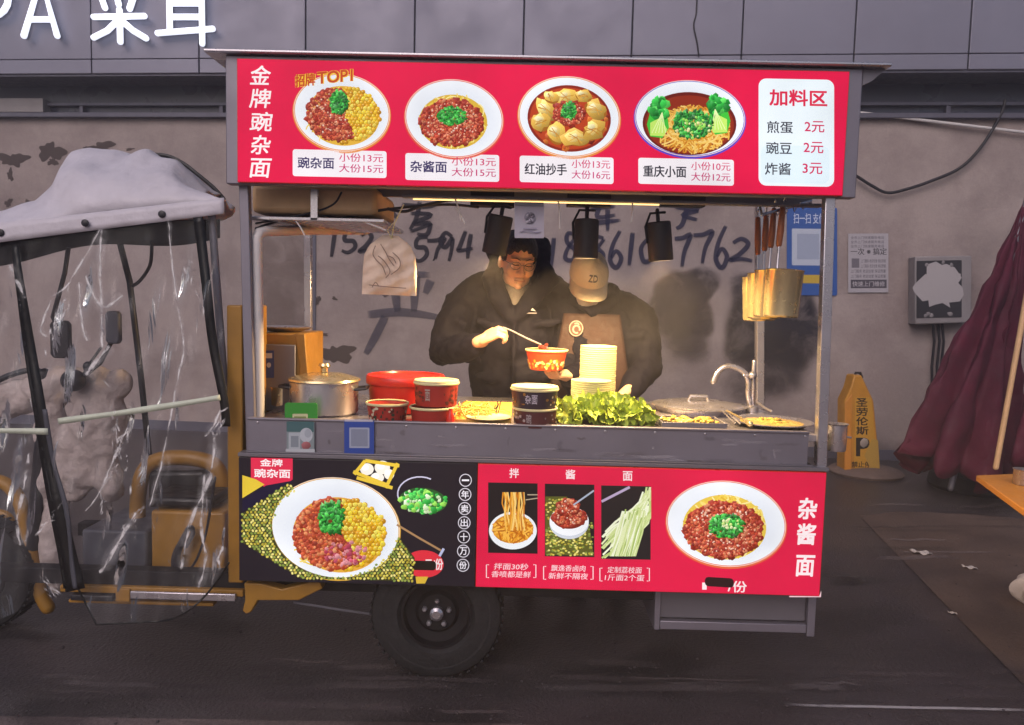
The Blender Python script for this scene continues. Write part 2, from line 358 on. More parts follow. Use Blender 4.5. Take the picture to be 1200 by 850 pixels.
class Pic:
    def __init__(s, plane, step=4e-6): s.m = MB(); s.plane = plane; s.l = 0; s.step = step
    def poly(s, pts, col):
        s.l += s.step; s.m.add([s.plane(x, y, s.l) for x, y in pts], [tuple(range(len(pts)))], lin(col) if isinstance(col, str) else col)
    def ell(s, cx, cy, rx, ry, col, rot=0, n=48):
        c, q = math.cos(rot), math.sin(rot)
        s.poly([(cx + rx * math.cos(t) * c - ry * math.sin(t) * q, cy + rx * math.cos(t) * q + ry * math.sin(t) * c) for t in [2 * PI * k / n for k in range(n)]], col)
    def grad(s, cx, cy, rx, ry, cin, cout, rot=0, ox=0, oy=0, n=48, rings=4):
        """ellipse whose printed colour runs from the middle to the rim"""
        s.l += s.step; a, b = lin(cin), lin(cout); c, q = math.cos(rot), math.sin(rot); vs = [s.plane(cx + ox, cy + oy, s.l)]; cl = [a]
        for j in range(1, rings + 1):
            f = j / rings; co = tuple(a[i] + (b[i] - a[i]) * f for i in range(3))
            for k in range(n):
                t = 2 * PI * k / n; vs.append(s.plane(cx + ox * (1 - f) + f * (rx * math.cos(t) * c - ry * math.sin(t) * q), cy + oy * (1 - f) + f * (rx * math.cos(t) * q + ry * math.sin(t) * c), s.l)); cl.append(co)
        fs = [(0, 1 + k, 1 + (k + 1) % n) for k in range(n)]
        for j in range(rings - 1): fs += [(1 + j * n + k, 1 + (j + 1) * n + k, 1 + (j + 1) * n + (k + 1) % n, 1 + j * n + (k + 1) % n) for k in range(n)]
        s.m.add(vs, fs); s.m.c[-len(fs):] = [[cl[i] for i in f] for f in fs]
    def rect(s, x0, y0, x1, y1, col, r=0, sl=0.0):
        """rounded rectangle; sl = slope of its level edges in the picture"""
        if r <= 0: P = [(x0, y0), (x1, y0), (x1, y1), (x0, y1)]
        else:
            P = []
            for (cx, cy, a) in ((x1 - r, y0 + r, -90), (x1 - r, y1 - r, 0), (x0 + r, y1 - r, 90), (x0 + r, y0 + r, 180)):
                for k in range(6):
                    t = math.radians(a + 18 * k); P.append((cx + r * math.cos(t), cy + r * math.sin(t)))
        s.poly([(x, y + (x - x0) * sl) for x, y in P], col)
    def text(s, txt, x0, y0, x1, y1, col, bold=.0, sl=0.0, italic=0.0):
        vs, fs = glyphs(txt, 0); k = bold * (y1 - y0) * .9; c = lin(col); ky = k
        ps = [(0, 0)] if abs(k) < 1e-6 else [(-k, -ky), (k, -ky), (-k, ky), (k, ky), (0, 0)]
        if len(txt) > 4 and abs(k) > 0: ps = [(-k, 0), (k, 0)]
        for dx, dy in ps:
            s.l += s.step; out = []
            for (u, v) in vs:
                x = x0 + u * (x1 - x0) + italic * (v - .5); y = y1 + (y0 - y1) * v + (x - x0) * sl; out.append(s.plane(x + dx, y + dy, s.l))
            s.m.add(out, fs, c)
    def blob(s, cx, cy, r, col, n=7, el=1.0, rot=0):
        P = []
        for k in range(n):
            t = 2 * PI * k / n; q = r * rnd.uniform(.7, 1.25); a, b = q * math.cos(t) * el, q * math.sin(t)
            P.append((cx + a * math.cos(rot) - b * math.sin(rot), cy + a * math.sin(rot) + b * math.cos(rot)))
        c = lin(col) if isinstance(col, str) else col; k1 = rnd.uniform(.75, 1.1)
        s.l += s.step; s.m.add([s.plane(x, y, s.l) for x, y in P], [tuple(range(n))]); cl = []
        for (x, y) in P:
            q = -((x - cx) * .5 + (y - cy) * .85) / (r * 1.1 + 1e-9); cl.append(tuple(min(1, max(0, v * k1 * (1 + .5 * q) + max(0, q - .55) * .12)) for v in c))
        s.m.c[-1] = cl
    def scatter(s, cx, cy, rx, ry, n, r, cols, ok=None, el=1.3):
        for _ in range(n):
            t = rnd.uniform(0, 2 * PI); q = math.sqrt(rnd.random()); x, y = cx + rx * q * math.cos(t), cy + ry * q * math.sin(t)
            if ok and not ok(x, y): continue
            s.blob(x, y, r * rnd.uniform(.6, 1.25), rnd.choice(cols), rnd.randint(5, 8), rnd.uniform(1, el), rnd.uniform(0, PI))
    def strand(s, pts, wd, col):
        L = []; R = []
        for i, (x, y) in enumerate(pts):
            a = pts[max(i - 1, 0)]; b = pts[min(i + 1, len(pts) - 1)]; dx, dy = b[0] - a[0], b[1] - a[1]; q = math.hypot(dx, dy) + 1e-9
            L.append((x - dy / q * wd / 2, y + dx / q * wd / 2)); R.append((x + dy / q * wd / 2, y - dx / q * wd / 2))
        s.l += s.step; n = len(pts); c = lin(col)
        s.m.add([s.plane(x, y, s.l) for x, y in L + R], [(i, i + 1, n + i + 1, n + i) for i in range(n - 1)], c)
    def noodles(s, cx, cy, rx, ry, n, wd, cols):
        for _ in range(n):
            t = rnd.uniform(0, 2 * PI); q = rnd.uniform(.2, 1) ; x, y = cx + rx * q * math.cos(t) * .8, cy + ry * q * math.sin(t) * .8
            a = rnd.uniform(0, 2 * PI); k = rnd.uniform(-.35, .35); P = []
            for i in range(9):
                if ((x - cx) / rx) ** 2 + ((y - cy) / ry) ** 2 > 1: break
                P.append((x, y)); x += math.cos(a) * wd * 2.2; y += math.sin(a) * wd * 2.0; a += k
            if len(P) > 2: s.strand(P, wd, rnd.choice(cols))
    def build(s, name, mt, parent=None, **k): return s.m.build(name, mt, parent, smooth=False, cols=True, **k)
# ================================================================== SETTING
def sheet(name, pts, z, m, n=1):
    b = MB(); b.add([(p[0], p[1], z) for p in pts], [tuple(range(len(pts)))]); o = b.build(name, m, origin=(0, 0, 0), smooth=False); tag(o, kind='structure'); return o
sheet('ground', [(-80, -80), (80, -80), (80, 80), (-80, 80)], 0, M['asphalt'])
def gp(l): return [G(x, y)[:2] for x, y in l]
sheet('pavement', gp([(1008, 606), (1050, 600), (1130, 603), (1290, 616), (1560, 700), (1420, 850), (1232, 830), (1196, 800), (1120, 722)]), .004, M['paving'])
sheet('road', [(-40, -14), (40, -14), (40, -.62), (14, -.24), (6, -.21), (3, -.25), (1, -.22), (-1, -.27), (-3, -.25), (-12, -.3), (-40, -.4)], .004, M['kerbstrip'])
# worn pale streaks on the asphalt in front of the stall
def soft_strip(path, wd, nrm, col, a, mb, core=.45):
    """a smear whose paint thins out towards its edges"""
    P = [Vector(p) for p in path]; n = Vector(nrm).normalized(); rows = []
    for i, p in enumerate(P):
        d = P[min(i + 1, len(P) - 1)] - P[max(i - 1, 0)]; q = d.cross(n).normalized(); k = wd[i] if isinstance(wd, (list, tuple)) else wd
        rows.append([p - q * k, p - q * k * core, p + q * k * core, p + q * k])
    c = lin(col); al = [0, a, a, 0]; m = len(P)
    for i in range(m - 1):
        e0 = 0 if i == 0 else 1; e1 = 0 if i == m - 2 else 1
        for j in range(3):
            mb.add([rows[i][j], rows[i][j + 1], rows[i + 1][j + 1], rows[i + 1][j]], [(0, 1, 2, 3)],
                   [(*c, al[j] * e0), (*c, al[j + 1] * e0), (*c, al[j + 1] * e1), (*c, al[j] * e1)])
b = MB()
r2 = random.Random(3)
for k in range(46):
    x = r2.uniform(-20, 1200); y = r2.gauss(798, 16); l = r2.uniform(50, 240)
    if y < 765: y = 780
    pts = [G(x + l * i / 5, y + r2.uniform(-1.5, 1.5) + .02 * l * i / 5, .006 + k * .00004) for i in range(6)]
    soft_strip(pts, r2.uniform(.008, .035), (0, 0, 1), r2.choice(['#7c7070', '#6b6062', '#8d8384', '#3a3336', '#2d282b']), r2.uniform(.12, .34), b)
for k in range(14):
    x = r2.uniform(980, 1180); y = r2.uniform(590, 655); l = r2.uniform(60, 160)
    pts = [G(x + l * i / 5, y + r2.uniform(-1, 1), .009 + k * .00004) for i in range(6)]
    soft_strip(pts, r2.uniform(.01, .04), (0, 0, 1), r2.choice(['#877b7c', '#6b6062', '#3a3336']), r2.uniform(.2, .45), b)
pts = [G(920 + 50 * i, 826 + 1.0 * i + (i % 2) * .4, .0085) for i in range(7)]
soft_strip(pts, .011, (0, 0, 1), '#c9c4c6', .75, b)
for k in range(26):                                            # oil and water stains
    c = G(r2.uniform(-60, 1250), r2.uniform(600, 880)); rr = r2.uniform(.03, .22); al = r2.uniform(.15, .5); cc = lin(r2.choice(['#141216', '#1a171b', '#57504f'])); n = 26; ph = [r2.uniform(0, 6) for _ in range(3)]
    R_ = [rr * (1 + .3 * math.sin(2 * math.tau * q / n + ph[0]) + .2 * math.sin(3 * math.tau * q / n + ph[1]) + .12 * math.sin(7 * math.tau * q / n + ph[2])) for q in range(n)]
    V = [[Vector((c.x + 1.5 * f * R_[q] * math.cos(math.tau * q / n), c.y + f * R_[q] * math.sin(math.tau * q / n), .0045 + k * .00003)) for q in range(n)] for f in (.01, .6, 1)]
    for q in range(n):
        q2 = (q + 1) % n
        for i, (a0, a1) in enumerate(((al, al * .8), (al * .8, 0))): b.add([V[i][q], V[i][q2], V[i + 1][q2], V[i + 1][q]], [(0, 1, 2, 3)], [(*cc, a0), (*cc, a0), (*cc, a1), (*cc, a1)])
o = b.build('road_streaks', M['paint_worn'], smooth=False, cols=True, origin=(0, 0, 0)); tag(o, kind='structure')

b = MB()
for k in range(1100):
    p = G(r2.uniform(-80, 1280), r2.uniform(575, 900) if k % 3 else r2.uniform(780, 900)); q = r2.choice([.002, .003, .003, .004, .005, .008]) * r2.uniform(.6, 1.1)
    b.ell((p.x, p.y, .0045 + q * .25), (q, q * r2.uniform(.6, 1), q * .5), Matrix.Rotation(r2.uniform(0, 3), 3, 'Z'), 6, 4)
o = b.build('grit', M['grit'], origin=(0, 0, 0), smooth=False); tag(o, kind='stuff')

# ---- street wall of the building behind: plaster wall, dark band, metal fascia
wall = thing('building', 'grey metal clad building front with stained plaster wall behind the food stall', 'building', WL(0, 0))
def wquad(u0, z0, u1, z1, o0, o1):
    return [WL(u0, z0, o1), WL(u1, z0, o1), WL(u1, z0, o0), WL(u0, z0, o0), WL(u0, z1, o1), WL(u1, z1, o1), WL(u1, z1, o0), WL(u0, z1, o0)]
def wbox(mb, u0, z0, u1, z1, o0, o1): mb.hexa(wquad(u0, z0, u1, z1, o0, o1)); return mb
def wu(px, py, off=0): p = W(px, py, off) - W0; return p.dot(WU)
def wz(px, py, off=0): return W(px, py, off).z
zt = wz(600, 136)                                  # top of the plaster
zf = wz(600, 84, .32); zs = wz(600, 66, .32)       # foot of the fascia and its seam
b = MB(); wbox(b, -14, 0, 14, zt, -.3, 0); b.build('wall', M['plaster'], wall, smooth=False)
b = MB(); wbox(b, -14, 0.0, 14, .10, .001, .012); b.build('skirting', M['sill'], wall, smooth=False)
b = MB(); wbox(b, -14, zt, 14, zf, -.3, -.06); b.build('dark_glazing', M['glass_dark'], wall, smooth=False)
b = MB(); wbox(b, -14, zt - .03, 14, zt + .015, .0005, .07); wbox(b, -14, zt + .10, 14, zt + .13, -.058, .0)
for u in (-4.6, -3.1, -1.6, .2, 2.0, 3.9, 5.6): wbox(b, u, zt + .016, u + .04, zt + .099, -.058, -.005)
b.build('sill', M['sill'], wall, smooth=False, bevel=.004)
b = MB(); wbox(b, -14, zf - .02, 14, zf, -.3, .30); b.build('soffit', M['sill'], wall, smooth=False)
us = [wu(x, 66 - 8 * x / 1200 + 3, .32) for x in (107, 233, 358, 485.5, 613, 740, 869, 1001, 1135.5)]
sp = 1.0; lo = [us[0] - sp * k for k in range(9, 0, -1)]; hi = [us[-1] + sp * k for k in range(1, 9)]; us = lo + us + hi
b = MB(); rows = [(zf, zs - .006), (zs, zs + .006 + 0.62), (zs + .636, zs + 1.3), (zs + 1.306, zs + 2.0)]
for i in range(len(us) - 1):
    for (z0, z1) in rows: wbox(b, us[i] + .006, z0, us[i + 1] - .006, z1, .28, .32 + rnd.uniform(-.002, .002))
b.build('fascia_panels', M['panel_grey'], wall, smooth=False, bevel=.006)
b = MB(); wbox(b, -14, zf + .002, 14, zs + 2.0, -.3, .30); b.build('fascia_backing', M['joint'], wall, smooth=False)
# small light box in the dark band, far left
b = MB(); u0, u1 = wu(-30, 124), wu(55, 124); wbox(b, u0, zt + .02, u1, zt + .16, -.05, .06); b.build('vent_box', M['box_white'], wall, smooth=False, bevel=.005)
# vertical wall joint and darker bay left of it
b = MB(); q = wu(368, 350); wbox(b, q - .02, .1, q + .02, zt - .03, .0005, .012); b.build('wall_joint', M['sill'], wall, smooth=False)
# peeled patches
def irregular(cx, cy, rx, ry, n=16, seed=0, j=.35):
    r = random.Random(seed); return [(cx + rx * (1 + r.uniform(-j, j)) * math.cos(2 * PI * k / n), cy + ry * (1 + r.uniform(-j, j)) * math.sin(2 * PI * k / n)) for k in range(n)]
def soft_blot(mb, cx, cy, rx, ry, col, a, lay, seed=0, core=.45, j=.2, n=36, sq=0):
    c = lin(col); r = random.Random(seed); ph = [r.uniform(0, 6.28) for _ in range(4)]
    def rad(t): return (((abs(math.cos(t)) ** 5 + abs(math.sin(t)) ** 5) ** -.2) if sq else 1) + j * (.5 * math.sin(2 * t + ph[0]) + .4 * math.sin(3 * t + ph[1]) + .3 * math.sin(5 * t + ph[2]) + .2 * math.sin(9 * t + ph[3]))
    rings = [0.0003, core, core + (1 - core) * .35, core + (1 - core) * .7, 1]; al = [a, a, a * .72, a * .24, 0]; V = []
    for q in rings: V.append([W(cx + rx * q * rad(2 * PI * k / n) * math.cos(2 * PI * k / n), cy + ry * q * rad(2 * PI * k / n) * math.sin(2 * PI * k / n), lay) for k in range(n)])
    for i in range(4):
        for k in range(n):
            k2 = (k + 1) % n
            mb.add([V[i][k], V[i][k2], V[i + 1][k2], V[i + 1][k]], [(0, 1, 2, 3)], [(*c, al[i]), (*c, al[i]), (*c, al[i + 1]), (*c, al[i + 1])])
for i, (cx, cy, rx, ry) in enumerate([(15, 187, 15, 9), (60, 178, 13, 12), (119, 174, 16, 7), (12, 205, 4, 6), (34, 243, 9, 9), (62, 190, 5, 5), (82, 187, 4, 2), (152, 175, 5, 1.5), (104, 173, 6, 2), (10, 238, 4, 5),
                                      (393, 415, 20, 12), (378, 392, 6, 2), (392, 350, 3, 2), (372, 352, 3, 6)]):
    b = MB(); soft_blot(b, cx, cy, rx, ry, '#4e423f', .82, .002 + i * .0002, seed=i + 3, core=.93, j=.5, n=64); b.build('peeled_patch', M['paint'], wall, smooth=False, cols=True)
# dark paint-over smudges and grime
b = MB()
soft_blot(b, 801, 356, 42, 40, '#2a2733', .82, .004, 5, .8, .2, 64, 1); soft_blot(b, 805, 392, 36, 38, '#2d2a36', .62, .0042, 6, .5, .16)
soft_blot(b, 906, 375, 54, 62, '#22222e', .86, .0045, 8, .8, .2, 64, 1); soft_blot(b, 912, 430, 46, 44, '#262531', .7, .0047, 12, .5, .16)
soft_blot(b, 880, 445, 40, 40, '#2b2834', .5, .005, 9, .3, .2)
b.build('painted_over_smudge', M['paint_worn'], wall, smooth=False, cols=True)
b = MB(); rg = random.Random(11)
for k in range(60): soft_blot(b, rg.uniform(-60, 1260), rg.uniform(150, 560), rg.uniform(20, 110), rg.uniform(10, 60), rg.choice(['#6d5d59', '#7a6a66', '#b3a29c', '#5e5150']), rg.uniform(.05, .17), .0008 + k * .00001, k, .2, .4, 20)
soft_blot(b, 330, 330, 45, 180, '#6d5a50', .4, .0016, 70, .5, .1)
for x in range(-50, 1300, 90): soft_blot(b, x, 545, 80, 40, '#4b4144', .35, .0017 + x * 1e-7, x + 99, .3, .3, 20)
b.build('grime', M['paint_worn'], wall, smooth=False, cols=True)
# graffiti: hand painted telephone numbers and words
def strokes(name, L, col, a, wd, lay):
    b = MB(); k = 0
    for st in L:
        P = []; 
        for i in range(len(st) - 1):                          # Catmull-Rom through the points
            p0 = st[max(i - 1, 0)]; p1 = st[i]; p2 = st[i + 1]; p3 = st[min(i + 2, len(st) - 1)]
            for s_ in range(6):
                t = s_ / 6
                P.append(tuple(.5 * (2 * p1[j] + (p2[j] - p0[j]) * t + (2 * p0[j] - 5 * p1[j] + 4 * p2[j] - p3[j]) * t * t + (3 * p1[j] - p0[j] - 3 * p2[j] + p3[j]) * t ** 3) for j in (0, 1)))
        P.append(st[-1]); k += 1
        P3 = [W(x, y, lay + k * .0001) for x, y in P]; n = len(P3)
        soft_strip(P3, [wd * (.75 + .35 * math.sin(PI * min(1, (i + 2) / n))) for i in range(n)], WN, col, a, b, .78)
    b.build(name, M['paint'], wall, smooth=False, cols=True)
def dg(ch, x, y, w_, h_):
    D = {'1': [[(.6, 0), (.45, .5), (.3, 1)]], '5': [[(.9, 0), (.3, .05), (.2, .4), (.7, .45), (.8, .75), (.4, 1), (.0, .9)]],
         '2': [[(.1, .2), (.5, 0), (.8, .25), (.4, .7), (0, .95), (.5, .9), (1, 1)]], '7': [[(0, .1), (.5, .08), (.95, 0), (.6, .5), (.45, 1)]],
         '9': [[(.8, .15), (.4, 0), (.1, .3), (.4, .5), (.8, .2), (.75, .6), (.6, 1)]], '4': [[(.5, 0), (.15, .55), (.1, .7), (.95, .62)], [(.8, .1), (.65, .6), (.6, 1)]],
         '8': [[(.8, .1), (.35, .05), (.3, .35), (.75, .65), (.6, .97), (.2, .9), (.35, .55), (.85, .1)]], '6': [[(.75, 0), (.3, .4), (.15, .8), (.5, 1), (.8, .75), (.5, .55), (.2, .75)]],
         '0': [[(.5, 0), (.15, .4), (.3, .95), (.75, .8), (.8, .25), (.5, 0)]]}
    return [[(x + px * w_, y + py * h_) for px, py in st] for st in D[ch]]
L = []
for ch, x, y, w_, h_ in (('1', 384, 272, 14, 30), ('5', 400, 272, 20, 24), ('2', 421, 272, 18, 24), ('5', 484, 278, 20, 28), ('7', 500, 280, 22, 24), ('9', 514, 273, 20, 34), ('4', 536, 270, 20, 34)): L += dg(ch, x, y, w_, h_)
L += [[(508, 303), (510, 304)]]
L += [[(470, 240), (500, 242), (515, 238)], [(480, 250), (505, 252), (485, 262), (505, 262), (480, 272)], [(492, 236), (488, 255), (480, 270)], [(505, 262), (500, 275), (488, 274)], [(460, 250), (466, 256)]]
strokes('graffiti_number', L, '#1f1c2a', .8, .024, .006)
L = []
for ch, x, y, w_, h_ in (('1', 642, 278, 12, 36), ('8', 658, 272, 22, 34), ('8', 690, 276, 22, 34), ('6', 712, 270, 20, 44), ('1', 733, 272, 14, 40), ('0', 748, 280, 22, 28), ('7', 790, 276, 20, 38), ('7', 812, 272, 24, 38), ('6', 836, 264, 20, 50), ('2', 856, 280, 26, 26)): L += dg(ch, x, y, w_, h_)
L += [[(690, 244), (722, 242)], [(706, 236), (700, 254), (722, 252)], [(695, 262), (728, 258)], [(712, 244), (712, 272)], [(790, 243), (818, 246), (800, 252), (818, 258)], [(806, 238), (800, 262), (792, 268)]]
strokes('graffiti_number', L, '#232546', .75, .024, .008)
L = [[(430, 369), (470, 366), (515, 372)], [(452, 370), (440, 394), (428, 416)], [(462, 330), (464, 350), (466, 366)], [(488, 322), (486, 345), (485, 366)], [(447, 335), (454, 348)], [(505, 328), (498, 345)], [(440, 323), (505, 322)]]
strokes('graffiti_character', L, '#26304f', .55, .045, .010)
# lettered lit sign high on the fascia: only its last letters reach the picture
sg = thing('shop_sign', 'white lit channel letter sign reading SPA and two Chinese characters on grey fascia', 'sign', W(120, 20, .4))
def letter(name, sts, r=.030):
    b = MB()
    for st in sts: b.tube([W(x, y, .40) for x, y in st], r, 8)
    b.build(name, M['letter_lit'], sg)
    b = MB()
    for st in sts: b.tube([W(x, y, .352) for x, y in st], r * .6, 6)
    b.build('letter_backing', M['joint'], sg)
def arc(cx, cy, rx, ry, a0, a1, n=8): return [(cx + rx * math.cos(math.radians(a0 + (a1 - a0) * k / n)), cy + ry * math.sin(math.radians(a0 + (a1 - a0) * k / n))) for k in range(n + 1)]
letter('letter', [[(-78, -18), (-92, -28), (-106, -14), (-96, 4), (-80, 18), (-84, 38), (-98, 44), (-110, 34)]])
letter('letter', [[(-36, 46), (-36, -26)], [(-36, -26), (-8, -26)] + arc(-8, -3, 18, 22, -90, 90)[1:] + [(-36, 19)]])
letter('letter', [[(28, 42), (48, -26), (67, 42)], [(36, 23), (59, 23)]])
letter('letter', [[(112, -28), (140, -30), (164, -36)], [(116, -10), (123, 9)], [(135, -12), (139, 5)], [(160, -14), (152, 10)],
                  [(110, 20), (169, 19)], [(140, 12), (141, 49)], [(138, 24), (126, 36), (110, 44)], [(142, 24), (156, 36), (171, 45)]])
letter('letter', [[(188, -28), (246, -30)], [(198, -28), (199, 36)], [(236, -28), (237, 51)], [(199, -10), (236, -11)], [(199, 4), (236, 4)], [(199, 20), (236, 20)], [(185, 39), (249, 34)]])
# cables
def cat(st, n=8):
    P = []
    for i in range(len(st) - 1):
        p0 = st[max(i - 1, 0)]; p1 = st[i]; p2 = st[i + 1]; p3 = st[min(i + 2, len(st) - 1)]
        for s_ in range(n):
            t = s_ / n; P.append(tuple(.5 * (2 * p1[j] + (p2[j] - p0[j]) * t + (2 * p0[j] - 5 * p1[j] + 4 * p2[j] - p3[j]) * t * t + (3 * p1[j] - p0[j] - 3 * p2[j] + p3[j]) * t ** 3) for j in range(len(p1))))
    return P + [st[-1]]
b = MB(); b.tube([W(x, y, .06) for x, y in cat([(990, 198), (1003, 206), (1022, 218), (1040, 226), (1062, 222), (1092, 212), (1125, 197), (1150, 172), (1172, 136), (1178, 118)])], .014, 8)
tag(b.build('power_cable', M['wire']), 'black cable drooping across wall right of the stall sign', 'cable')
b = MB(); b.tube([W(x, y, .335) for x, y in cat([(817, -10), (816, 15), (813, 30), (817, 50), (819, 66)])], .006, 6)
tag(b.build('thin_wire', M['wire']), 'thin dark wire hanging down the grey fascia above stall roof', 'wire')
b = MB(); b.tube([W(980, 129, .05), W(1290, 166, .05)], .014, 8)
tag(b.build('conduit', M['white_pipe']), 'pale conduit pipe running slightly downhill along top of wall', 'pipe')
# notices and the metal box on the wall
def wpic(off): return Pic(lambda x, y, l: W(x, y, off + l), 3e-5)
p = wpic(.012); p.rect(922, 243, 981, 346, '#2f5fae', 2, .01); p.rect(928, 268, 966, 311, '#c9d3e6', 1, .01); p.rect(934, 274, 960, 304, '#aab6cf', 0, .01)
p.text('扫一扫 支付', 930, 250, 966, 262, '#dfe8ff', .01, .01); p.rect(926, 322, 974, 332, '#d4b33c', 1, .01)
o = p.build('blue_poster', M['print']); tag(o, 'blue poster with pale square on the wall behind the right stall post', 'poster')
p = wpic(.014); p.rect(994, 274, 1041, 343, '#b9b4bb', 0, -.005)
for k in range(3): p.text('全市上门快速服务电话', 997, 277 + k * 5, 1036, 280.5 + k * 5, '#4a4650', 0, -.005)
p.text('一次 ※ 搞定', 997, 291, 1039, 299, '#2c2931', .02, -.005); p.rect(998, 303, 1007, 314, '#77727c', 0)
for k in range(4): p.text('上门服务 老店信誉 保证质量', 1009 if k < 2 else 997, 304 + k * 6, 1038, 308 + k * 6, '#4a4650', 0, -.005)
p.rect(997, 328, 1039, 338, '#55505a', 0, -.005); p.text('快速上门维修', 999, 330, 1037, 336, '#c9c4cb', .01, -.005)
o = p.build('notice', M['print']); tag(o, 'grey printed paper notice pasted on the wall beside blue poster', 'notice')
bx = thing('electric_box', 'grey metal electric box with torn black notice fixed to wall', 'electric box', W(1097, 378, .08))
b = MB(); P = [W(1064, 302, 0.002), W(1129, 301, 0.002), W(1129, 378, 0.002), W(1064, 380, .002)]
b.hexa([P[3], P[2], P[2] + WN * .16, P[3] + WN * .16, P[0], P[1], P[1] + WN * .16, P[0] + WN * .16]); b.build('case', M['box_white'], bx, bevel=.012)
p = wpic(.166); p.rect(1074, 306, 1127, 373, '#28262c', 1, -.02); p.poly(irregular(1100, 337, 26, 24, 22, 5, .3), '#b9b3b5'); p.poly(irregular(1106, 328, 20, 14, 14, 9, .3), '#b9b3b5')
for k in range(9): p.blob(rnd.uniform(1076, 1125), rnd.choice([308, 370, 368, 311]), 2.5, '#8f898b')
p.build('torn_notice', M['print'], bx)
b = MB()
for x in (1093, 1099, 1104): b.tube([W(x, 379, .06), W(x + 2, 400, .05), W(x - 1, 430, .04), W(x, 520, .03)], .012, 6)
b.build('feed_cable', M['wire'], bx)
# ================================================================== THE FOOD CART (three-wheeler with its stall body)
cart = thing('food_cart', 'three wheeled noodle stall cart with red lit menu boards and clear rain cab', 'food cart', (.9, .45, 0))
def bx(mb, p, q): mb.box(p, q); return mb
def boxpx(mb, x0, y0, x1, y1, Y0, Y1):
    a = A(x0, y1, Y0); c = A(x1, y0, Y0); a2 = A(x0, (y0 + y1) / 2, Y0); c2 = A(x1, (y0 + y1) / 2, Y0); z0 = A((x0 + x1) / 2, y1, Y0).z; z1 = A((x0 + x1) / 2, y0, Y0).z
    mb.box((a2.x, Y0, z0), (c2.x, Y1, z1)); return mb
XR = 2.114
# roof, frame and posts
b = MB(); bx(b, (-.11, -.012, 2.2655), (2.25, 1.0, 2.278)); bx(b, (-.11, -.018, 2.2665), (2.25, -.0121, 2.277)); b.build('roof', M['steel'], cart, bevel=.003)
b = MB(); b.prism([(2.168, .02, 2.265), (2.245, .02, 2.265), (2.20, .02, 2.225), (2.168, .02, 2.21)], (0, .02, 0)); b.build('roof_bracket', M['dull_steel'], cart)
b = MB(); bx(b, (-.045, .012, 1.823), (2.165, .06, 2.264)); b.build('sign_frame', M['fascia_steel'], cart, bevel=.004)
b = MB(); bx(b, (-.03, .11, 2.235), (2.15, .97, 2.264)); bx(b, (-.03, .95, 1.95), (2.15, .97, 2.234)); b.build('roof_lining', M['dull_steel'], cart)
def post(x0, y0, x1, y1, Y, wd, m='fascia_steel'):
    b = MB(); b.bar(A(x0, y0, Y), A(x1, y1, Y), wd, wd, (0, 1, 0)); b.build('post', M[m], cart, bevel=.003)
post(287, 214, 296, 540, .075, .034); post(971, 232, 961, 553, .045, .036, 'steel')
post(361, 228, 362, 470, .86, .034, 'steel'); post(890, 240, 890, 480, .86, .036, 'steel')
# dark rail under the sign with the light strip and ties
b = MB(); bx(b, (.56, .11, 1.803), (2.09, .15, 1.8145)); b.build('under_rail', M['dull_steel'], cart, bevel=.003)
b = MB(); b.tube([(.6, .135, 1.800), (1.5, .135, 1.800)], .0025, 8); b.build('light_strip', M['led'], cart)
for (x0, y0, x1, y1) in ((533, 232, 540, 258), (654, 234, 656, 268), (741, 236, 740, 260), (420, 258, 452, 270), (346, 258, 357, 276), (534, 244, 545, 262)):
    b = MB(); b.tube([A(x0, y0, .13), A((x0 + x1) / 2 + 1, (y0 + y1) / 2, .125), A(x1, y1, .12)], .003, 6); b.build('cable_tie', M['white_pipe'], cart)
b = MB()
b.tube([A(x, y, .2) for x, y in cat([(300, 268), (330, 258), (370, 250), (400, 256), (450, 246), (520, 240), (560, 243)])], .005, 6)
b.tube([A(x, y, .16) for x, y in cat([(400, 226), (390, 240), (362, 250), (300, 262)])], .004, 6)
b.tube([A(x, y, .18) for x, y in cat([(455, 245), (475, 248), (500, 240), (560, 232), (690, 236)])], .006, 6)
b.build('wiring', M['wire'], cart)
# lamp track boxes under the rail
for x in (577, 690, 800):
    b = MB(); p = A(x, 237, .3); bx(b, (p.x - .085, .28, p.z - .018), (p.x + .085, .34, p.z + .045)); b.build('lamp_track', M['dark_metal'], cart, bevel=.003)
b = MB(); bx(b, (.0, .30, 1.83), (2.12, .325, 1.86)); b.build('track_rail', M['dull_steel'], cart)
# white pipe frame at the left
b = MB(); b.tube([A(x, y, .10 + d) for x, y, d in ((304, 490, 0), (303, 400, 0), (301, 300, 0), (301, 279, 0), (304, 273, .01), (312, 271, .04), (360, 270, .3), (430, 270, .6))], .019, 12); b.build('white_pipe', M['white_pipe'], cart)
b = MB(); boxpx(b, 292, 255, 450, 259, .12, .6); b.build('shelf', M['steel'], cart, bevel=.002)
b = MB(); boxpx(b, 364, 222, 372, 258, .12, .14); b.build('shelf_hanger', M['steel'], cart)
# stall body and counter
b = MB(); bx(b, (.012, .03, .40), (2.10, .88, .858)); b.build('body', M['underbody'], cart, bevel=.004)
b = MB(); bx(b, (.02, .05, .952), (2.092, .9, .978)); bx(b, (.02, .88, .40), (2.092, .9, .951)); b.build('counter_top', M['steel'], cart, bevel=.002)
b = MB(); bx(b, (.022, .028, .868), (2.055, .048, .992)); bx(b, (.022, .022, .984), (2.055, .0279, .9925)); b.build('counter_front', M['fascia_steel'], cart, bevel=.003)
b = MB(); bx(b, (-.005, .004, .852), (2.125, .06, .866)); bx(b, (.022, .012, .8661), (2.07, .027, .872)); b.build('ledge', M['dull_steel'], cart, bevel=.002)
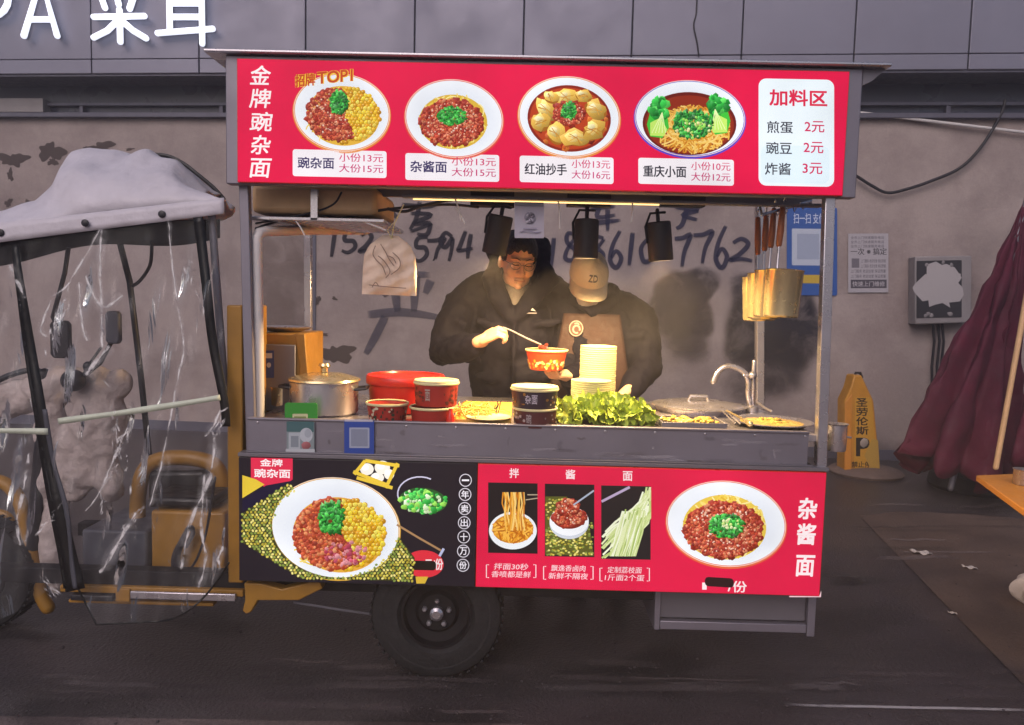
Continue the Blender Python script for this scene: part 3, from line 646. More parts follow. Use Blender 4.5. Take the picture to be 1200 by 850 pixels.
# menu sign -------------------------------------------------------------
RED, RED2, WHITE = '#e01446', '#dc1845', '#e4ebf3'
def sp(x, y, l): return A(x, y, -.003 - l)
b = MB(); bx(b, (0, -.001, 1.827), (XR, .0115, 2.25)); sign = b.build('menu_sign', M['red_plastic'], cart, bevel=.002)
def face(name, x0, z0, x1, z1, col, par):
    b = MB(); b.add([(x0, -.002, z0), (x1, -.002, z0), (x1, -.002, z1), (x0, -.002, z1)], [(0, 1, 2, 3)], lin(col)); return b.build(name, M['lightbox'], par, smooth=False, cols=True)
face('sign_face', .003, 1.830, XR - .003, 2.247, RED, sign)
MIN = ['#b03a26', '#c0452c', '#9e2c1e', '#cc5c3a', '#8c2418', '#d4704a', '#b5402a', '#a6301f', '#dc8a64']
PEA = ['#f2bd1c', '#f8cc32', '#e4a412', '#fbd955', '#d8960e']
HER = ['#1f8f2b', '#2fb03a', '#157522', '#4cc94a', '#0f5f1c']
NOO = ['#e9c84f', '#f0d878', '#d6ac34', '#f5e39a']
CHI = ['#7d8f3f', '#b4a33a', '#d8c95a', '#93a04a', '#e8dc84']
def bowl(p, cx, cy, rx, ry, rim, tilt=.12):
    p.ell(cx, cy + 1.2, rx, ry, rim, tilt); p.ell(cx, cy, rx - 1.2, ry - 1.2, '#f3d7c8', tilt); p.ell(cx, cy, rx - 2, ry - 2, rim, tilt)
    p.grad(cx, cy, rx - 2.8, ry - 2.8, '#c9d2e4', '#eef1f7', tilt, rx * .18, ry * .1)
def mince(p, cx, cy, rx, ry, n, r, ok=None):
    p.scatter(cx, cy, rx, ry, n, r * 1.5, ['#9c2c1e', '#a63422', '#92281b'], ok); p.scatter(cx, cy, rx, ry, int(n * 1.8), r * .8, MIN, ok); p.scatter(cx, cy, rx * .9, ry * .9, n // 5, r * .45, ['#eeb39a', '#f2c9b5', '#e38c66'], ok)
def peas(p, cx, cy, rx, ry, r, ok):
    y = cy - ry; k = 0
    while y < cy + ry:
        x = cx - rx + (k % 2) * r * .9
        while x < cx + rx:
            if ((x - cx) / rx) ** 2 + ((y - cy) / ry) ** 2 < 1 and ok(x, y):
                jx, jy = rnd.uniform(-.3, .3) * r, rnd.uniform(-.3, .3) * r; c = rnd.choice(PEA)
                p.ell(x + jx, y + jy, r * 1.15, r * 1.1, '#b98214', 0, 10); p.blob(x + jx, y + jy - r * .1, r * 1.02, c, 9); p.blob(x + jx - r * .3, y + jy - r * .35, r * .3, '#f7dc86', 6)
            x += r * 1.8
        y += r * 1.55; k += 1
def herbs(p, cx, cy, rx, ry, n, r): p.scatter(cx, cy, rx, ry, n, r * .95, HER[:3], el=2.4); p.scatter(cx, cy, rx * 1.05, ry * 1.05, n * 3, r * .55, HER, el=2.8)
def fpic(fn, name='food_picture', par=None, plane=None, m='lightbox'):
    p = Pic(plane or sp); fn(p); return p.build(name, M[m], par or sign)
def f1(p):
    bowl(p, 400.5, 132, 58, 46.5, '#e58a3a', .15); p.ell(402, 136, 43, 35, '#e2b13c', .1); p.noodles(380, 150, 22, 18, 20, 1.4, NOO)
    ok = lambda x, y: x > 396 + (y - 132) * .12 + 5 * math.sin(y * .3)
    peas(p, 404, 134, 41, 33, 2.5, ok); mince(p, 397, 134, 37, 31, 420, 2.1, lambda x, y: x < 404 + max(0, y - 138) * .55)
    herbs(p, 397, 120, 9, 13, 60, 2.6)
fpic(f1)
def f2(p):
    bowl(p, 532, 139, 59, 47, '#e2573f', .13); p.ell(531, 143, 40, 32, '#d9b23a', .05); p.noodles(531, 142, 41, 33, 150, 1.5, NOO)
    mince(p, 529, 144, 36, 27, 560, 2.1); herbs(p, 530, 136, 16, 10, 46, 2.5)
fpic(f2)
def f3(p):
    bowl(p, 667, 137, 61, 48.5, '#e58a3a', .12); p.ell(667, 139, 49, 39, '#8a2414', .1); p.ell(667, 139, 46, 36, '#b8401a', .1)
    p.scatter(667, 140, 44, 34, 60, 4, ['#c95a1e', '#a83414', '#d9742a', '#8f2410'])
    for (x, y, rx, ry, a) in ((640, 128, 14, 9, .9), (634, 142, 12, 11, .2), (652, 156, 13, 10, 1.2), (676, 162, 15, 8, .1), (696, 152, 14, 10, -.6), (698, 128, 14, 9, .5), (664, 114, 14, 8, 0), (646, 114, 9, 6, .4), (684, 112, 10, 6, .3)):
        p.ell(x, y + 1.5, rx, ry, '#a3641a', a, 18); p.blob(x, y, (rx + ry) / 2 * .95, '#e9b850', 14, rx / ry * .85, a)
        p.blob(x - 2, y - 1.5, (rx + ry) / 2 * .62, '#f3d07a', 12, rx / ry * .8, a); p.blob(x - 3, y - 2.5, (rx + ry) / 2 * .32, '#fae7ac', 10, 1.3, a)
        for q in range(3): t = a + rnd.uniform(-.9, .9); p.strand([(x - rx * .7 * math.cos(t), y - rx * .6 * math.sin(t)), (x + rnd.uniform(-2, 2), y + rnd.uniform(-2, 2)), (x + rx * .6 * math.cos(t + .5), y + rx * .6 * math.sin(t + .5))], .9, rnd.choice(['#c98a2c', '#b87420', '#d79c3c']))
    mince(p, 667, 133, 18, 13, 150, 2); herbs(p, 667, 130, 8, 9, 34, 2.3)
fpic(f3)
def f4(p):
    bowl(p, 808.5, 139, 66, 46, '#5a44c0', .06); p.ell(808, 145, 55, 37, '#6a1a10', .03); p.ell(808, 146, 52, 34, '#8f2c16', .03)
    p.noodles(812, 152, 46, 29, 330, 1.7, ['#e6b24a', '#d8922a', '#f2cf7a', '#c87a1e', '#efc25e'])
    for (cx, cy, sgn) in ((772, 142, -1), (842, 138, 1)):
        p.poly([(cx - 4 * sgn, cy - 26), (cx + 8 * sgn, cy - 18), (cx + 14 * sgn, cy + 4), (cx + 10 * sgn, cy + 18), (cx - 4 * sgn, cy + 20), (cx - 12 * sgn, cy + 8), (cx - 10 * sgn, cy - 8)], '#3fbf3a')
        p.scatter(cx - 1 * sgn, cy - 14, 11, 12, 50, 4, ['#1f9a35', '#35c048', '#13802a', '#5fe05f'])
        p.poly([(cx - 2 * sgn, cy - 4), (cx + 10 * sgn, cy + 2), (cx + 10 * sgn, cy + 17), (cx - 6 * sgn, cy + 18), (cx - 10 * sgn, cy + 10)], '#c3e86a')
        for q in range(5): p.strand([(cx - 4 * sgn, cy - 10), (cx + (q * 4 - 8), cy + 14)], .9, '#e6f7b0')
    herbs(p, 812, 146, 22, 16, 90, 2.6); p.scatter(812, 150, 20, 14, 30, 1.8, ['#f2e6a0', '#9be05a'])
fpic(f4)
def plabel(x0, y0, x1, y1, nm, lo_, hi_, n):
    def fn(p):
        p.rect(x0, y0, x1, y1, '#f0e9ee', 3, .022); q = (x1 - x0); s = .022
        w1 = q * (.44 if n == 3 else .50); p.text(nm, x0 + 6, y0 + 9, x0 + w1, y0 + 22, '#2b1d5a' if n == 3 else '#1d1a2c', .02, s)
        p.text('小份%d元' % lo_, x0 + w1 + 6, y0 + 4.5, x1 - 4, y0 + 14.5, '#cf2b66', .012, s); p.text('大份%d元' % hi_, x0 + w1 + 6, y0 + 17, x1 - 4, y0 + 27, '#c3206a', .012, s)
    fpic(fn, 'price_label')
plabel(343, 175, 453, 206.5, '豌杂面', 13, 15, 3); plabel(475, 179.5, 585, 211, '杂酱面', 13, 15, 3)
plabel(609, 182.5, 719, 213.5, '红油抄手', 13, 16, 4); plabel(748, 185, 860, 215.5, '重庆小面', 10, 12, 4)
def top1(p):
    p.text('招牌', 346.5, 88.5, 369, 101.5, '#f8c93a', .10, -.09); p.text('TOP1', 372.5, 85.5, 413, 98, '#f8c93a', .10, -.09)
    p.text('招牌', 346, 88, 369, 102, '#c8481c', .03, -.09); p.text('TOP1', 372, 85, 413, 98.5, '#c8481c', .03, -.09)
fpic(top1, 'badge_lettering')
def vert(p):
    for k, ch in enumerate('金牌豌杂面'): p.text(ch, 294 + rnd.uniform(-1, 1), 77 + k * 27.2, 317 + rnd.uniform(-1, 2), 99 + k * 27.2, '#fbeef0', .016, .02, 3)
fpic(vert, 'lettering')
def tops(p):
    p.rect(889, 92, 977.5, 217.5, '#e6f0f6', 9, .02); p.rect(892, 170, 972, 214, '#dcebf3', 8, .02); s = .02
    p.text('加料区', 902, 105, 969, 123.5, '#d8274a', .03, s)
    for k, (a_, c_) in enumerate((('煎蛋', '2元'), ('豌豆', '2元'), ('炸酱', '3元'))):
        x = 899 - k * 1.2; p.text(a_, x, 142 + k * 24.4, x + 30, 156 + k * 24.4, '#2c2c3c', .012, s); p.text(c_, x + 44, 142 + k * 24.4, x + 67, 155 + k * 24.4, '#cb2a5a', .014, s)
fpic(tops, 'topping_list')
# lower menu panels -------------------------------------------------------
b = MB(); bx(b, (0, -.001, .394), (.862, .0285, .8505)); pdark = b.build('menu_panel', M['black'], cart, bevel=.002)
face('panel_face', .003, .397, .8605, .848, '#1f1922', pdark)
b = MB(); bx(b, (.8635, -.001, .394), (XR, .0285, .8505)); pred = b.build('menu_panel', M['red_plastic'], cart, bevel=.002); pred['label'] = 'red lower menu panel'
face('panel_face', .866, .397, XR - .003, .848, RED2, pred)
def g1(p):
    p.poly([(284, 557), (300, 562), (310, 568), (284, 584)], '#e3c33a'); p.poly([(284, 586), (312, 569), (345, 563), (330, 575), (284, 600)], '#1a1430')
    mat_ = [(284, 602), (338, 566), (372, 600), (430, 650), (468, 630), (486, 654), (484, 681.5), (352, 678), (284, 636)]
    p.poly(mat_, '#3a3a1a')
    def inside(x, y):
        c = False; n = len(mat_)
        for i in range(n):
            (x1, y1), (x2, y2) = mat_[i], mat_[(i + 1) % n]
            if (y1 > y) != (y2 > y) and x < (x2 - x1) * (y - y1) / (y2 - y1) + x1: c = not c
        return c
    y = 560; k = 0
    while y < 684:
        x = 284 + (k % 2) * 2.1
        while x < 490:
            if inside(x, y) and ((x - 393) / 74) ** 2 + ((y - 619) / 57) ** 2 > 1: p.ell(x + rnd.uniform(-.6, .6), y + rnd.uniform(-.6, .6), 1.8, 1.4, rnd.choice(CHI), rnd.uniform(0, 3), 8)
            x += 4.2
        y += 3.1; k += 1
    for (x, y, rx, ry) in ((430, 550, 8, 7), (448, 548, 9, 8), (442, 560, 8, 6), (456, 556, 6, 6)): p.ell(x, y, rx, ry, '#f3ece0'); p.ell(x - 2, y - 2, rx * .5, ry * .5, '#ffffff')
    for P in ([(415, 556), (428, 540)], [(428, 540), (468, 546)], [(466, 543), (452, 572)], [(414, 553), (455, 569)], [(418, 560), (460, 572)]): p.strand(P, 4, '#e6c23c')
    p.strand(arc(492, 579, 26, 20, 150, 300, 12), 1.6, '#c9c4dc'); p.ell(496, 587, 28, 15, '#2a5a2a', .1); p.scatter(496, 587, 27, 14, 120, 3, ['#35c048', '#1f9a35', '#9be05a', '#d9f3c0', '#5fe05f'])
    p.strand([(465, 615), (490, 630), (518, 646)], 2.4, '#a9825a'); p.strand([(520, 643), (515, 652)], 3, '#b9bfe0'); p.poly([(487, 676), (502, 676), (498, 684), (488, 684)], '#d9b23a')
fpic(g1, 'table_picture', pdark)
def g2(p):
    bowl(p, 393, 619, 77, 60.5, '#d8a83a', .12); p.ell(397, 627, 54, 44, '#e2a83c', .15); p.noodles(375, 640, 34, 28, 50, 1.8, NOO)
    ok = lambda x, y: x > 394 + (y - 619) * .22 + 6 * math.sin(y * .25)
    peas(p, 399, 626, 53, 43, 3.0, ok); p.scatter(392, 626, 47, 41, 500, 4, ['#a83a22', '#b9482a', '#b04226'], lambda x, y: x < 398 + max(0, y - 628) * .7); p.scatter(392, 626, 47, 41, 900, 2.1, ['#b9482a', '#c8552f', '#9c3320', '#d9703f', '#e08a5a', '#a83a22'], lambda x, y: x < 398 + max(0, y - 628) * .7)
    p.scatter(405, 648, 26, 14, 60, 2.5, ['#c9506a', '#d98a92', '#b03a52']); herbs(p, 388, 607, 13, 17, 90, 3.2); p.ell(387, 611, 2.5, 2, '#7a3a1a')
fpic(g2, 'food_picture', pdark)
def g3(p):
    p.poly([(294, 536.5), (343, 537.5), (343, 562), (320, 577), (294, 561)], '#dc2b4c')
    p.text('金牌', 305, 538, 331, 546.5, '#fbeef0', .025, .02); p.text('豌杂面', 298, 549.5, 340, 559.5, '#fbeef0', .025, .02)
fpic(g3, 'lettering', pdark)
def g4(p):
    for k, ch in enumerate('一年卖出十万份'):
        x, y = 545.5 - k * .5, 563 + k * 16.6; p.ell(x, y, 7.4, 7.6, '#d9d4de', 0, 24); p.ell(x, y, 6.4, 6.6, '#1f1922', 0, 24)
        dy = 1 if ch == '一' else 4.4; p.text(ch, x - 4.2, y - dy, x + 4.2, y + dy, '#efeaf2', .02)
fpic(g4, 'lettering', pdark)
def g5(p):
    p.ell(497, 661, 23, 16, '#dd2f3f', 0.05); p.text('元/份', 498, 655, 519, 668, '#f7e6e6', .02); p.rect(478, 657, 511, 668, '#1c1512', 4, .02)
fpic(g5, 'price_badge', pdark)
def h1(p):
    p.rect(572, 565.5, 630, 648, '#1c171b', 0, .02); p.ell(601, 622, 28, 22, '#e9ecf0'); p.ell(601, 620, 24, 17, '#c98a1e'); p.noodles(601, 620, 25, 17, 160, 1.7, ['#e59a2a', '#d07c18', '#f0b548', '#b8640f'])
    for k in range(26):
        x = 590 + k * 1.0; p.strand([(x + rnd.uniform(-2, 2), 577), (x + rnd.uniform(-2, 2), 590), (x + rnd.uniform(-2, 2) - (k - 13) * .1, 604), (x + rnd.uniform(-3, 3), 622)], 1.6, rnd.choice(['#f0b548', '#d98a20', '#c87414', '#f5cd78']))
    p.strand([(618, 580), (630, 580)], 1.2, '#b9a890'); p.strand([(616, 586), (630, 584)], 1.2, '#b9a890')
fpic(h1, 'food_picture', pred)
def h2(p):
    p.rect(638.5, 567, 696.5, 652, '#1e191c', 0, .02); p.poly([(639, 582), (664, 582), (690, 612), (696, 652), (639, 650)], '#5a5a22')
    for k in range(420): 
        x, y = rnd.uniform(640, 695), rnd.uniform(585, 651)
        if x < 664 + (y - 582): p.ell(x, y, 1.5, 1.1, rnd.choice(CHI), 0, 7)
    p.ell(667, 613, 23, 19, '#cfd4de'); p.ell(667, 611, 23, 17, '#f2f4f8'); p.ell(667, 608, 19, 12, '#7a2414'); mince(p, 667, 606, 18, 11, 90, 2.4); mince(p, 666, 594, 12, 8, 70, 2.4); p.strand([(672, 592), (696, 575)], 2, '#aab2c4')
fpic(h2, 'food_picture', pred)
def h3(p):
    p.rect(704.5, 569, 762.5, 655, '#221d20', 0, .02)
    for k in range(120):
        t = rnd.random(); x = 706 + 46 * t + rnd.uniform(-3, 6); y = 604 + (1 - t) * 16 - t * 24 + rnd.uniform(-6, 26)
        P = [(x - 4, y + 16), (x + 8, y + 4), (x + 22 * (1 - t) + 8, y - 8)]; P = [(min(max(a_, 705), 762), min(max(c_, 571), 654)) for a_, c_ in P]; p.strand(P, 2.2, rnd.choice(['#e4ecb8', '#cfdc94', '#f2f6d8', '#b9cc78', '#dbe6a8']))
    for k in range(70):
        x = rnd.uniform(728, 758); P = [(x, 600 + rnd.uniform(-4, 10)), (x - 6 + rnd.uniform(-2, 2), 625), (x - 14 + rnd.uniform(-2, 2), 652)]; p.strand(P, 1.8, rnd.choice(['#e4ecb8', '#cfdc94', '#f2f6d8', '#a9bf68']))
    p.strand([(705, 588), (738, 571)], 3, '#b9a4c4')
fpic(h3, 'food_picture', pred)
def h4(p):
    bowl(p, 851, 614, 71.5, 51.5, '#e2673f', .10); p.ell(849, 618, 49, 38, '#e2c24a', .05); p.noodles(849, 618, 50, 39, 200, 1.8, NOO); mince(p, 848, 621, 45, 32, 720, 2.4); herbs(p, 852, 616, 19, 12, 70, 3); p.scatter(856, 614, 10, 7, 14, 2, ['#e8f0b0', '#c8e080'])
fpic(h4, 'food_picture', pred)
def h5(p):
    for ch, x, y in (('拌', 597, 549), ('酱', 663, 550.5), ('面', 730, 552.5)): p.text(ch, x, y, x + 11, y + 11, '#f7dfe2', .02, .02)
fpic(h5, 'lettering', pred)
for cap_ in ((570, 660, '拌面30秒', '香喷都是鲜'), (637, 662, '飘逸香卤肉', '新鲜不隔夜'), (703, 664, '定制荔枝面', '1斤面2个蛋')):
    def hc_(p, x0=cap_[0], y0=cap_[1], a_=cap_[2], c_=cap_[3]):
        p.text(a_, x0 + 9, y0, x0 + 49, y0 + 7.5, '#f3d3d8', .012, .02, 1); p.text(c_, x0 + 6, y0 + 9, x0 + 52, y0 + 16.5, '#f3d3d8', .012, .02, 1)
        for sx, k in ((x0, 1), (x0 + 58, -1)): p.strand([(sx + 3 * k, y0 + 2), (sx, y0 + 2), (sx, y0 + 17), (sx + 3 * k, y0 + 17)], 1.1, '#f3d3d8')
    fpic(hc_, 'caption', pred)
def h6(p):
    for ch, x, y in (('杂', 936, 584), ('酱', 934.5, 614), ('面', 933, 651)): p.text(ch, x, y, x + 21, y + 24, '#fbe9ec', .028, .02, 2)
fpic(h6, 'lettering', pred)
def h7(p):
    p.text('/份', 853, 681, 875, 694, '#f7e2e5', .02, .02); p.text('1', 823, 683, 828, 691, '#f7e2e5', .02); p.rect(826, 676, 860, 687, '#2a1417', 4.5, .06)
    p.poly([(925, 698.5), (960, 699), (962.5, 692), (962, 700), (925, 700)], '#f0c8cf')
fpic(h7, 'price_lettering', pred)
# under the stall: beam, axle, wheels, drawer
b = MB(); bx(b, (-1.0, .12, .315), (2.0, .18, .375)); bx(b, (-1.0, .70, .315), (2.0, .76, .375)); bx(b, (.1, .18, .33), (.16, .70, .37)); bx(b, (1.5, .18, .33), (1.56, .70, .37)); b.build('chassis', M['underbody'], cart, bevel=.004)
RY = Matrix.Rotation(-PI / 2, 3, 'X')
def wheel(x, y, r, wd, rim_r):
    q = Matrix.Rotation(PI / 2, 3, 'X'); c = Vector((x, y, r))
    h = wd / 2
    b = MB(); b.lathe([(rim_r, -h * .75), (rim_r + .012, -h), (r * .86, -h), (r * .96, -h * .82), (r, -h * .5), (r, h * .5), (r * .96, h * .82), (r * .86, h), (rim_r + .012, h), (rim_r, h * .75)], c, 56, q, close=False); wh = b.build('wheel', M['rubber'], cart)
    b = MB(); b.lathe([(r * .80, h + .0015), (r * .82, h + .003), (r * .84, h + .0015)], c, 56, q, close=False)
    for k in range(48):
        t = 2 * PI * k / 48; p = c + q @ Vector((r * math.cos(t), r * math.sin(t), 0)); d = q @ Vector((math.cos(t), math.sin(t), 0)); b.bar(p - d * .004 + Vector((0, h * .62, 0)), p + d * .0025 + Vector((0, h * .62, 0)), .010, h * .5, (0, 1, 0)); b.bar(p - d * .004 - Vector((0, h * .62, 0)), p + d * .0025 - Vector((0, h * .62, 0)), .010, h * .5, (0, 1, 0))
    b.build('tread', M['rubber'], wh)
    b = MB(); b.lathe([(rim_r, -h * .6), (rim_r, h * .8), (rim_r * .93, h * .8), (rim_r * .88, h * .35), (rim_r * .62, h * .28), (rim_r * .52, h * .48), (.02, h * .5), (0, h * .5)], c, 40, q, close=False); rim = b.build('rim', M['dark_metal'], wh)
    b = MB()
    for k in range(5):
        t = 2 * PI * k / 5 + .3; d = q @ Vector((math.cos(t) * rim_r * .36, math.sin(t) * rim_r * .36, h * .5)); b.lathe([(.010, 0), (.010, .014), (.006, .018), (0, .018)], c + d, 6, q)
    b.lathe([(.026, h * .5), (.026, h * .5 + .02), (.016, h * .5 + .028), (0, h * .5 + .028)], c, 16, q); b.build('hub_bolts', M['steel'], wh)
    return wh
wp = A(511, 716, .07)
wheel(wp.x, .14, .25, .14, .135); wheel(wp.x, .76, .25, .14, .135)
b = MB(); b.tube([(wp.x, .2, .25), (wp.x, .7, .25)], .03, 10); b.box((wp.x - .03, .3, .25), (wp.x + .03, .34, .33)); b.build('axle', M['underbody'], cart)
b = MB(); x0, x1 = A(767, 720, .08).x, A(956, 720, .08).x; zb, zt2 = A(860, 744, .08).z, .393
bx(b, (x0 + .02, .10, zb + .05), (x1 - .03, .6, zt2)); dr = b.build('drawer', M['dull_steel'], cart, bevel=.004)
b = MB(); bx(b, (x0, .08, zb + .01), (x0 + .022, .62, zt2 - .001)); bx(b, (x1 - .03, .08, zb), (x1, .62, zt2 - .001)); bx(b, (x0 + .0225, .082, zb + .012), (x1 - .0305, .60, zb + .045)); b.build('drawer_frame', M['fascia_steel'], dr, bevel=.003)
# ---- driver's cab
b = MB(); x0, x1 = A(266, 500, .06).x, A(284, 500, .06).x; bx(b, (x0, .06, .36), (x1, .34, A(275, 358, .06).z)); bx(b, (x0, .3401, .36), (x1, .92, .95)); b.build('bed_board', M['yellow'], cart, bevel=.006)
ridge = [(-60, 274), (0, 262), (40, 252), (72, 240), (90, 214), (98, 190), (116, 184), (150, 181), (190, 182), (225, 199), (262, 234)]
edge = [(-60, 274), (0, 264), (262, 234)]
def interp(P, x):
    for i in range(len(P) - 1):
        if P[i][0] <= x <= P[i + 1][0]: t = (x - P[i][0]) / (P[i + 1][0] - P[i][0]); return P[i][1] + t * (P[i + 1][1] - P[i][1])
    return P[-1][1] if x > P[0][0] else P[0][1]
def canopy(u, v):
    px = -60 + 322 * u; Y = .03 + .72 * v; e = A(px, interp(edge, px), .03); e.x = A(px, interp(edge, px), Y).x; k = A(px, interp(ridge, px), .42)
    s = max(0, math.sin(PI * v)) ** .7; return Vector((e.x * (1 - s) + k.x * s, Y, (.014 * math.sin(13 * u + 2.5 * math.sin(6 * v)) + .012 * math.sin(19 * u * v + 7 * v) + .008 * math.sin(31 * u - 12 * v + 2 * math.sin(9 * u))) * s + e.z + (k.z - e.z) * s + .006 * math.sin(23 * u + 5 * v) * s + .005 * math.sin(41 * u - 9 * v) * s))
b = MB().grid(canopy, 110, 40); cano = b.build('cab_roof', M['canvas'], cart, ang=80, mods=(('SOLIDIFY', {'thickness': .006}),))
def val(u, v): px = -60 + 323 * u; return A(px, interp(edge, px) - 2 + (23 - 4 * u) * v, .024 - .004 * math.sin(9 * u) - .004 * v)
b = MB().grid(val, 50, 3); b.build('valance', M['canvas'], cano, ang=80, mods=(('SOLIDIFY', {'thickness': .004}),))
for x in (1, 190, 100): b = MB(); p = A(x, interp(edge, x) + 9, .013); b.lathe([(.013, 0), (.013, .004), (.008, .007), (0, .007)], p, 14, Matrix.Rotation(PI / 2, 3, 'X')); b.build('snap_button', M['black'], cano)
b = MB(); b.tube([A(x, y, .42) for x, y in cat([(24, 250), (40, 251), (60, 248), (74, 240), (86, 222), (95, 212), (100, 204), (102, 192), (97, 183), (93, 190), (95, 202), (98, 206)])], .008, 8); b.build('piping', M['blacktape'], cano)
b = MB(); b.tube([A(x, y, .40) for x, y in cat([(176, 181), (196, 183), (215, 192), (232, 205), (250, 220), (262, 233)])], .008, 8); b.build('piping', M['blacktape'], cano)
b = MB(); b.ribbon([A(x, y, .2) for x, y in ((124, 208), (132, 203), (142, 200))], .02, (0, -1, .5)); b.build('slit', M['black'], cano)
for nm, P, r, m in (('cab_pole', [(248, 250, .07), (256, 360, .07), (265, 475, .07)], .014, 'dull_steel'), ('cab_pole', [(140, 283, .78), (152, 330, .78), (165, 440, .78), (176, 545, .78)], .014, 'black'), ):
    b = MB(); b.tube([A(x, y, Y) for x, y, Y in P], r, 10); b.build(nm, M[m], cart)
b = MB(); b.tube([A(x, y, .74) for x, y in cat([(178, 285), (176, 310), (165, 328), (156, 335)])], .008, 8); b.build('cab_strut', M['black'], cart)
# clear rain curtain in two panels
TOPE = [(-60, 290), (0, 284), (130, 268), (262, 250)]; 
def wr(x, y): return .022 * math.sin(x * .055 + y * .012) + .014 * math.sin(x * .11 - y * .03 + 1) + .008 * math.sin(x * .23 + y * .05) + .006 * math.sin(y * .09 + x * .02)
LE = [(22, 290), (44, 440), (62, 560), (86, 680), (113, 732)]; RE = [(262, 250), (266, 400), (268, 520), (268, 660)]
def lerpY(P, y):
    for i in range(len(P) - 1):
        if P[i][1] <= y <= P[i + 1][1]: t = (y - P[i][1]) / (P[i + 1][1] - P[i][1]); return P[i][0] + t * (P[i + 1][0] - P[i][0])
    return P[-1][0] if y > P[0][1] else P[0][0]
def botm(u): return 732 - 8 * u - 64 * max(0, (u - .45) / .55) ** 2.2
def panel(u, v):
    yb = botm(u); xt = 22 + (262 - 22) * u; yt = interp(TOPE, xt); y = yt + (yb - yt) * v
    x = lerpY(LE, 290 + (732 - 290) * v) * (1 - u) + lerpY(RE, 250 + 410 * v) * u
    return A(x, y, .035 + wr(x, y) * min(1, v * 5 + .1) * .8)
cur = MB().grid(panel, 90, 110).build('rain_curtain', M['vinyl'], cart, ang=180)
def panel2(u, v):
    x = -75 + (lerpY(LE, 290 + 400 * v) + 75) * u; xt = -75 + 97 * u; yt = interp(TOPE, xt); y = yt + (690 + 40 * math.sin(PI * min(1, u + .2)) - yt) * v
    return A(x, y, .05 + wr(x + 37, y) * min(1, v * 5 + .1) * .8)
cur2 = MB().grid(panel2, 40, 80).build('rain_curtain', M['vinyl'], cart, ang=180)
def rim_path(f_, n=40): return [f_(k / n) for k in range(n + 1)]
b = MB(); b.tube([Vector(panel(k / 40, 1)) for k in range(41)], .004, 6); b.tube([Vector(panel(0, k / 40)) for k in range(20, 41)], .0035, 6); b.build('hem', M['blacktape'], cur)
def strap(P, wd, Y=.012, m='blacktape', par=cur, name='strap'):
    Q = cat(P, 6); b = MB(); n = len(Q); b.ribbon([A(x, y, Y + .006 * math.sin(y * .05)) for x, y in Q], [wd * (1 + .12 * math.sin(i * .7)) for i in range(n)] if not isinstance(wd, tuple) else [wd[0] + (wd[1] - wd[0]) * i / n for i in range(n)], (0, -1, 0)); b.build(name, M[m], par, mods=(('SOLIDIFY', {'thickness': .003}),))
strap([(232, 254), (240, 320), (249, 400), (262, 468), (265, 500)], (.036, .03))
strap([(17, 288), (24, 340), (40, 440), (56, 540), (70, 610), (88, 692)], (.022, .075)); strap([(22, 350), (34, 440), (48, 520), (62, 600), (76, 690)], .012)
strap([(52, 480), (62, 540), (78, 600), (84, 660), (88, 690)], .016, .008, 'grey_plastic')
for P in ([(-40, 507), (0, 505), (56, 506)], [(68, 494), (120, 487), (190, 477), (258, 466)]):
    strap(P, .021, .006, 'pale_tape', cur, 'light_strip')
# street lamp reflections painted as white strips along the vinyl folds
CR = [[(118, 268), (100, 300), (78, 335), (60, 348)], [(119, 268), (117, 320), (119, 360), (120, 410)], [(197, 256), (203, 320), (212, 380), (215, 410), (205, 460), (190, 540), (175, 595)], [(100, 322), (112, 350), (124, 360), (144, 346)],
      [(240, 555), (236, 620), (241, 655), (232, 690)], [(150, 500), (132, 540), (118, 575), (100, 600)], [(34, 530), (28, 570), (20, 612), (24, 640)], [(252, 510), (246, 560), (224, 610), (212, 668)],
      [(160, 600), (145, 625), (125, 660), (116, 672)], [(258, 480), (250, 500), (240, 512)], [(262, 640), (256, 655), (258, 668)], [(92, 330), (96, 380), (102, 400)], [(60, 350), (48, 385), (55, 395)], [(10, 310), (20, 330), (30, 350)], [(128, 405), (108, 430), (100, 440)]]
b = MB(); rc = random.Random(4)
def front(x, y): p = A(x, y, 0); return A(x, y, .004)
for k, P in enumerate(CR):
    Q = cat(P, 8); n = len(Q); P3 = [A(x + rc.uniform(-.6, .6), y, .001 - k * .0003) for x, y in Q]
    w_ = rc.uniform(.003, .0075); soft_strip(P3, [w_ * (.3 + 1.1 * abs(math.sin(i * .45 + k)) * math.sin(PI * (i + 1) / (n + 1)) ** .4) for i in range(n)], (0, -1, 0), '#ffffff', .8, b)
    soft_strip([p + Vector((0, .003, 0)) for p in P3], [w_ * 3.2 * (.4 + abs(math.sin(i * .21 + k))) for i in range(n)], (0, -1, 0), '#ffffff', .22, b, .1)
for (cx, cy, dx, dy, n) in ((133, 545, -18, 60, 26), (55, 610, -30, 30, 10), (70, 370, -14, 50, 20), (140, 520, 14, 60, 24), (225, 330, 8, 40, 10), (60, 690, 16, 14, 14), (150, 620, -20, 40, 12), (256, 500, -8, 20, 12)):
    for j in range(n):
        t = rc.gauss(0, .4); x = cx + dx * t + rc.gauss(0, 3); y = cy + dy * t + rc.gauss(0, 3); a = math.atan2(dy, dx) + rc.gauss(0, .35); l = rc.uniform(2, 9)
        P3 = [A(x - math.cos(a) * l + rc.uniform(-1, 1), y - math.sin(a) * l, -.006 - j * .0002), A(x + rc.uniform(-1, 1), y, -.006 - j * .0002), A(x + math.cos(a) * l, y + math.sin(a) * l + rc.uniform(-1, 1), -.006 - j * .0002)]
        soft_strip(P3, rc.uniform(.0012, .005), (0, -1, 0), '#ffffff', rc.uniform(.5, 1), b)
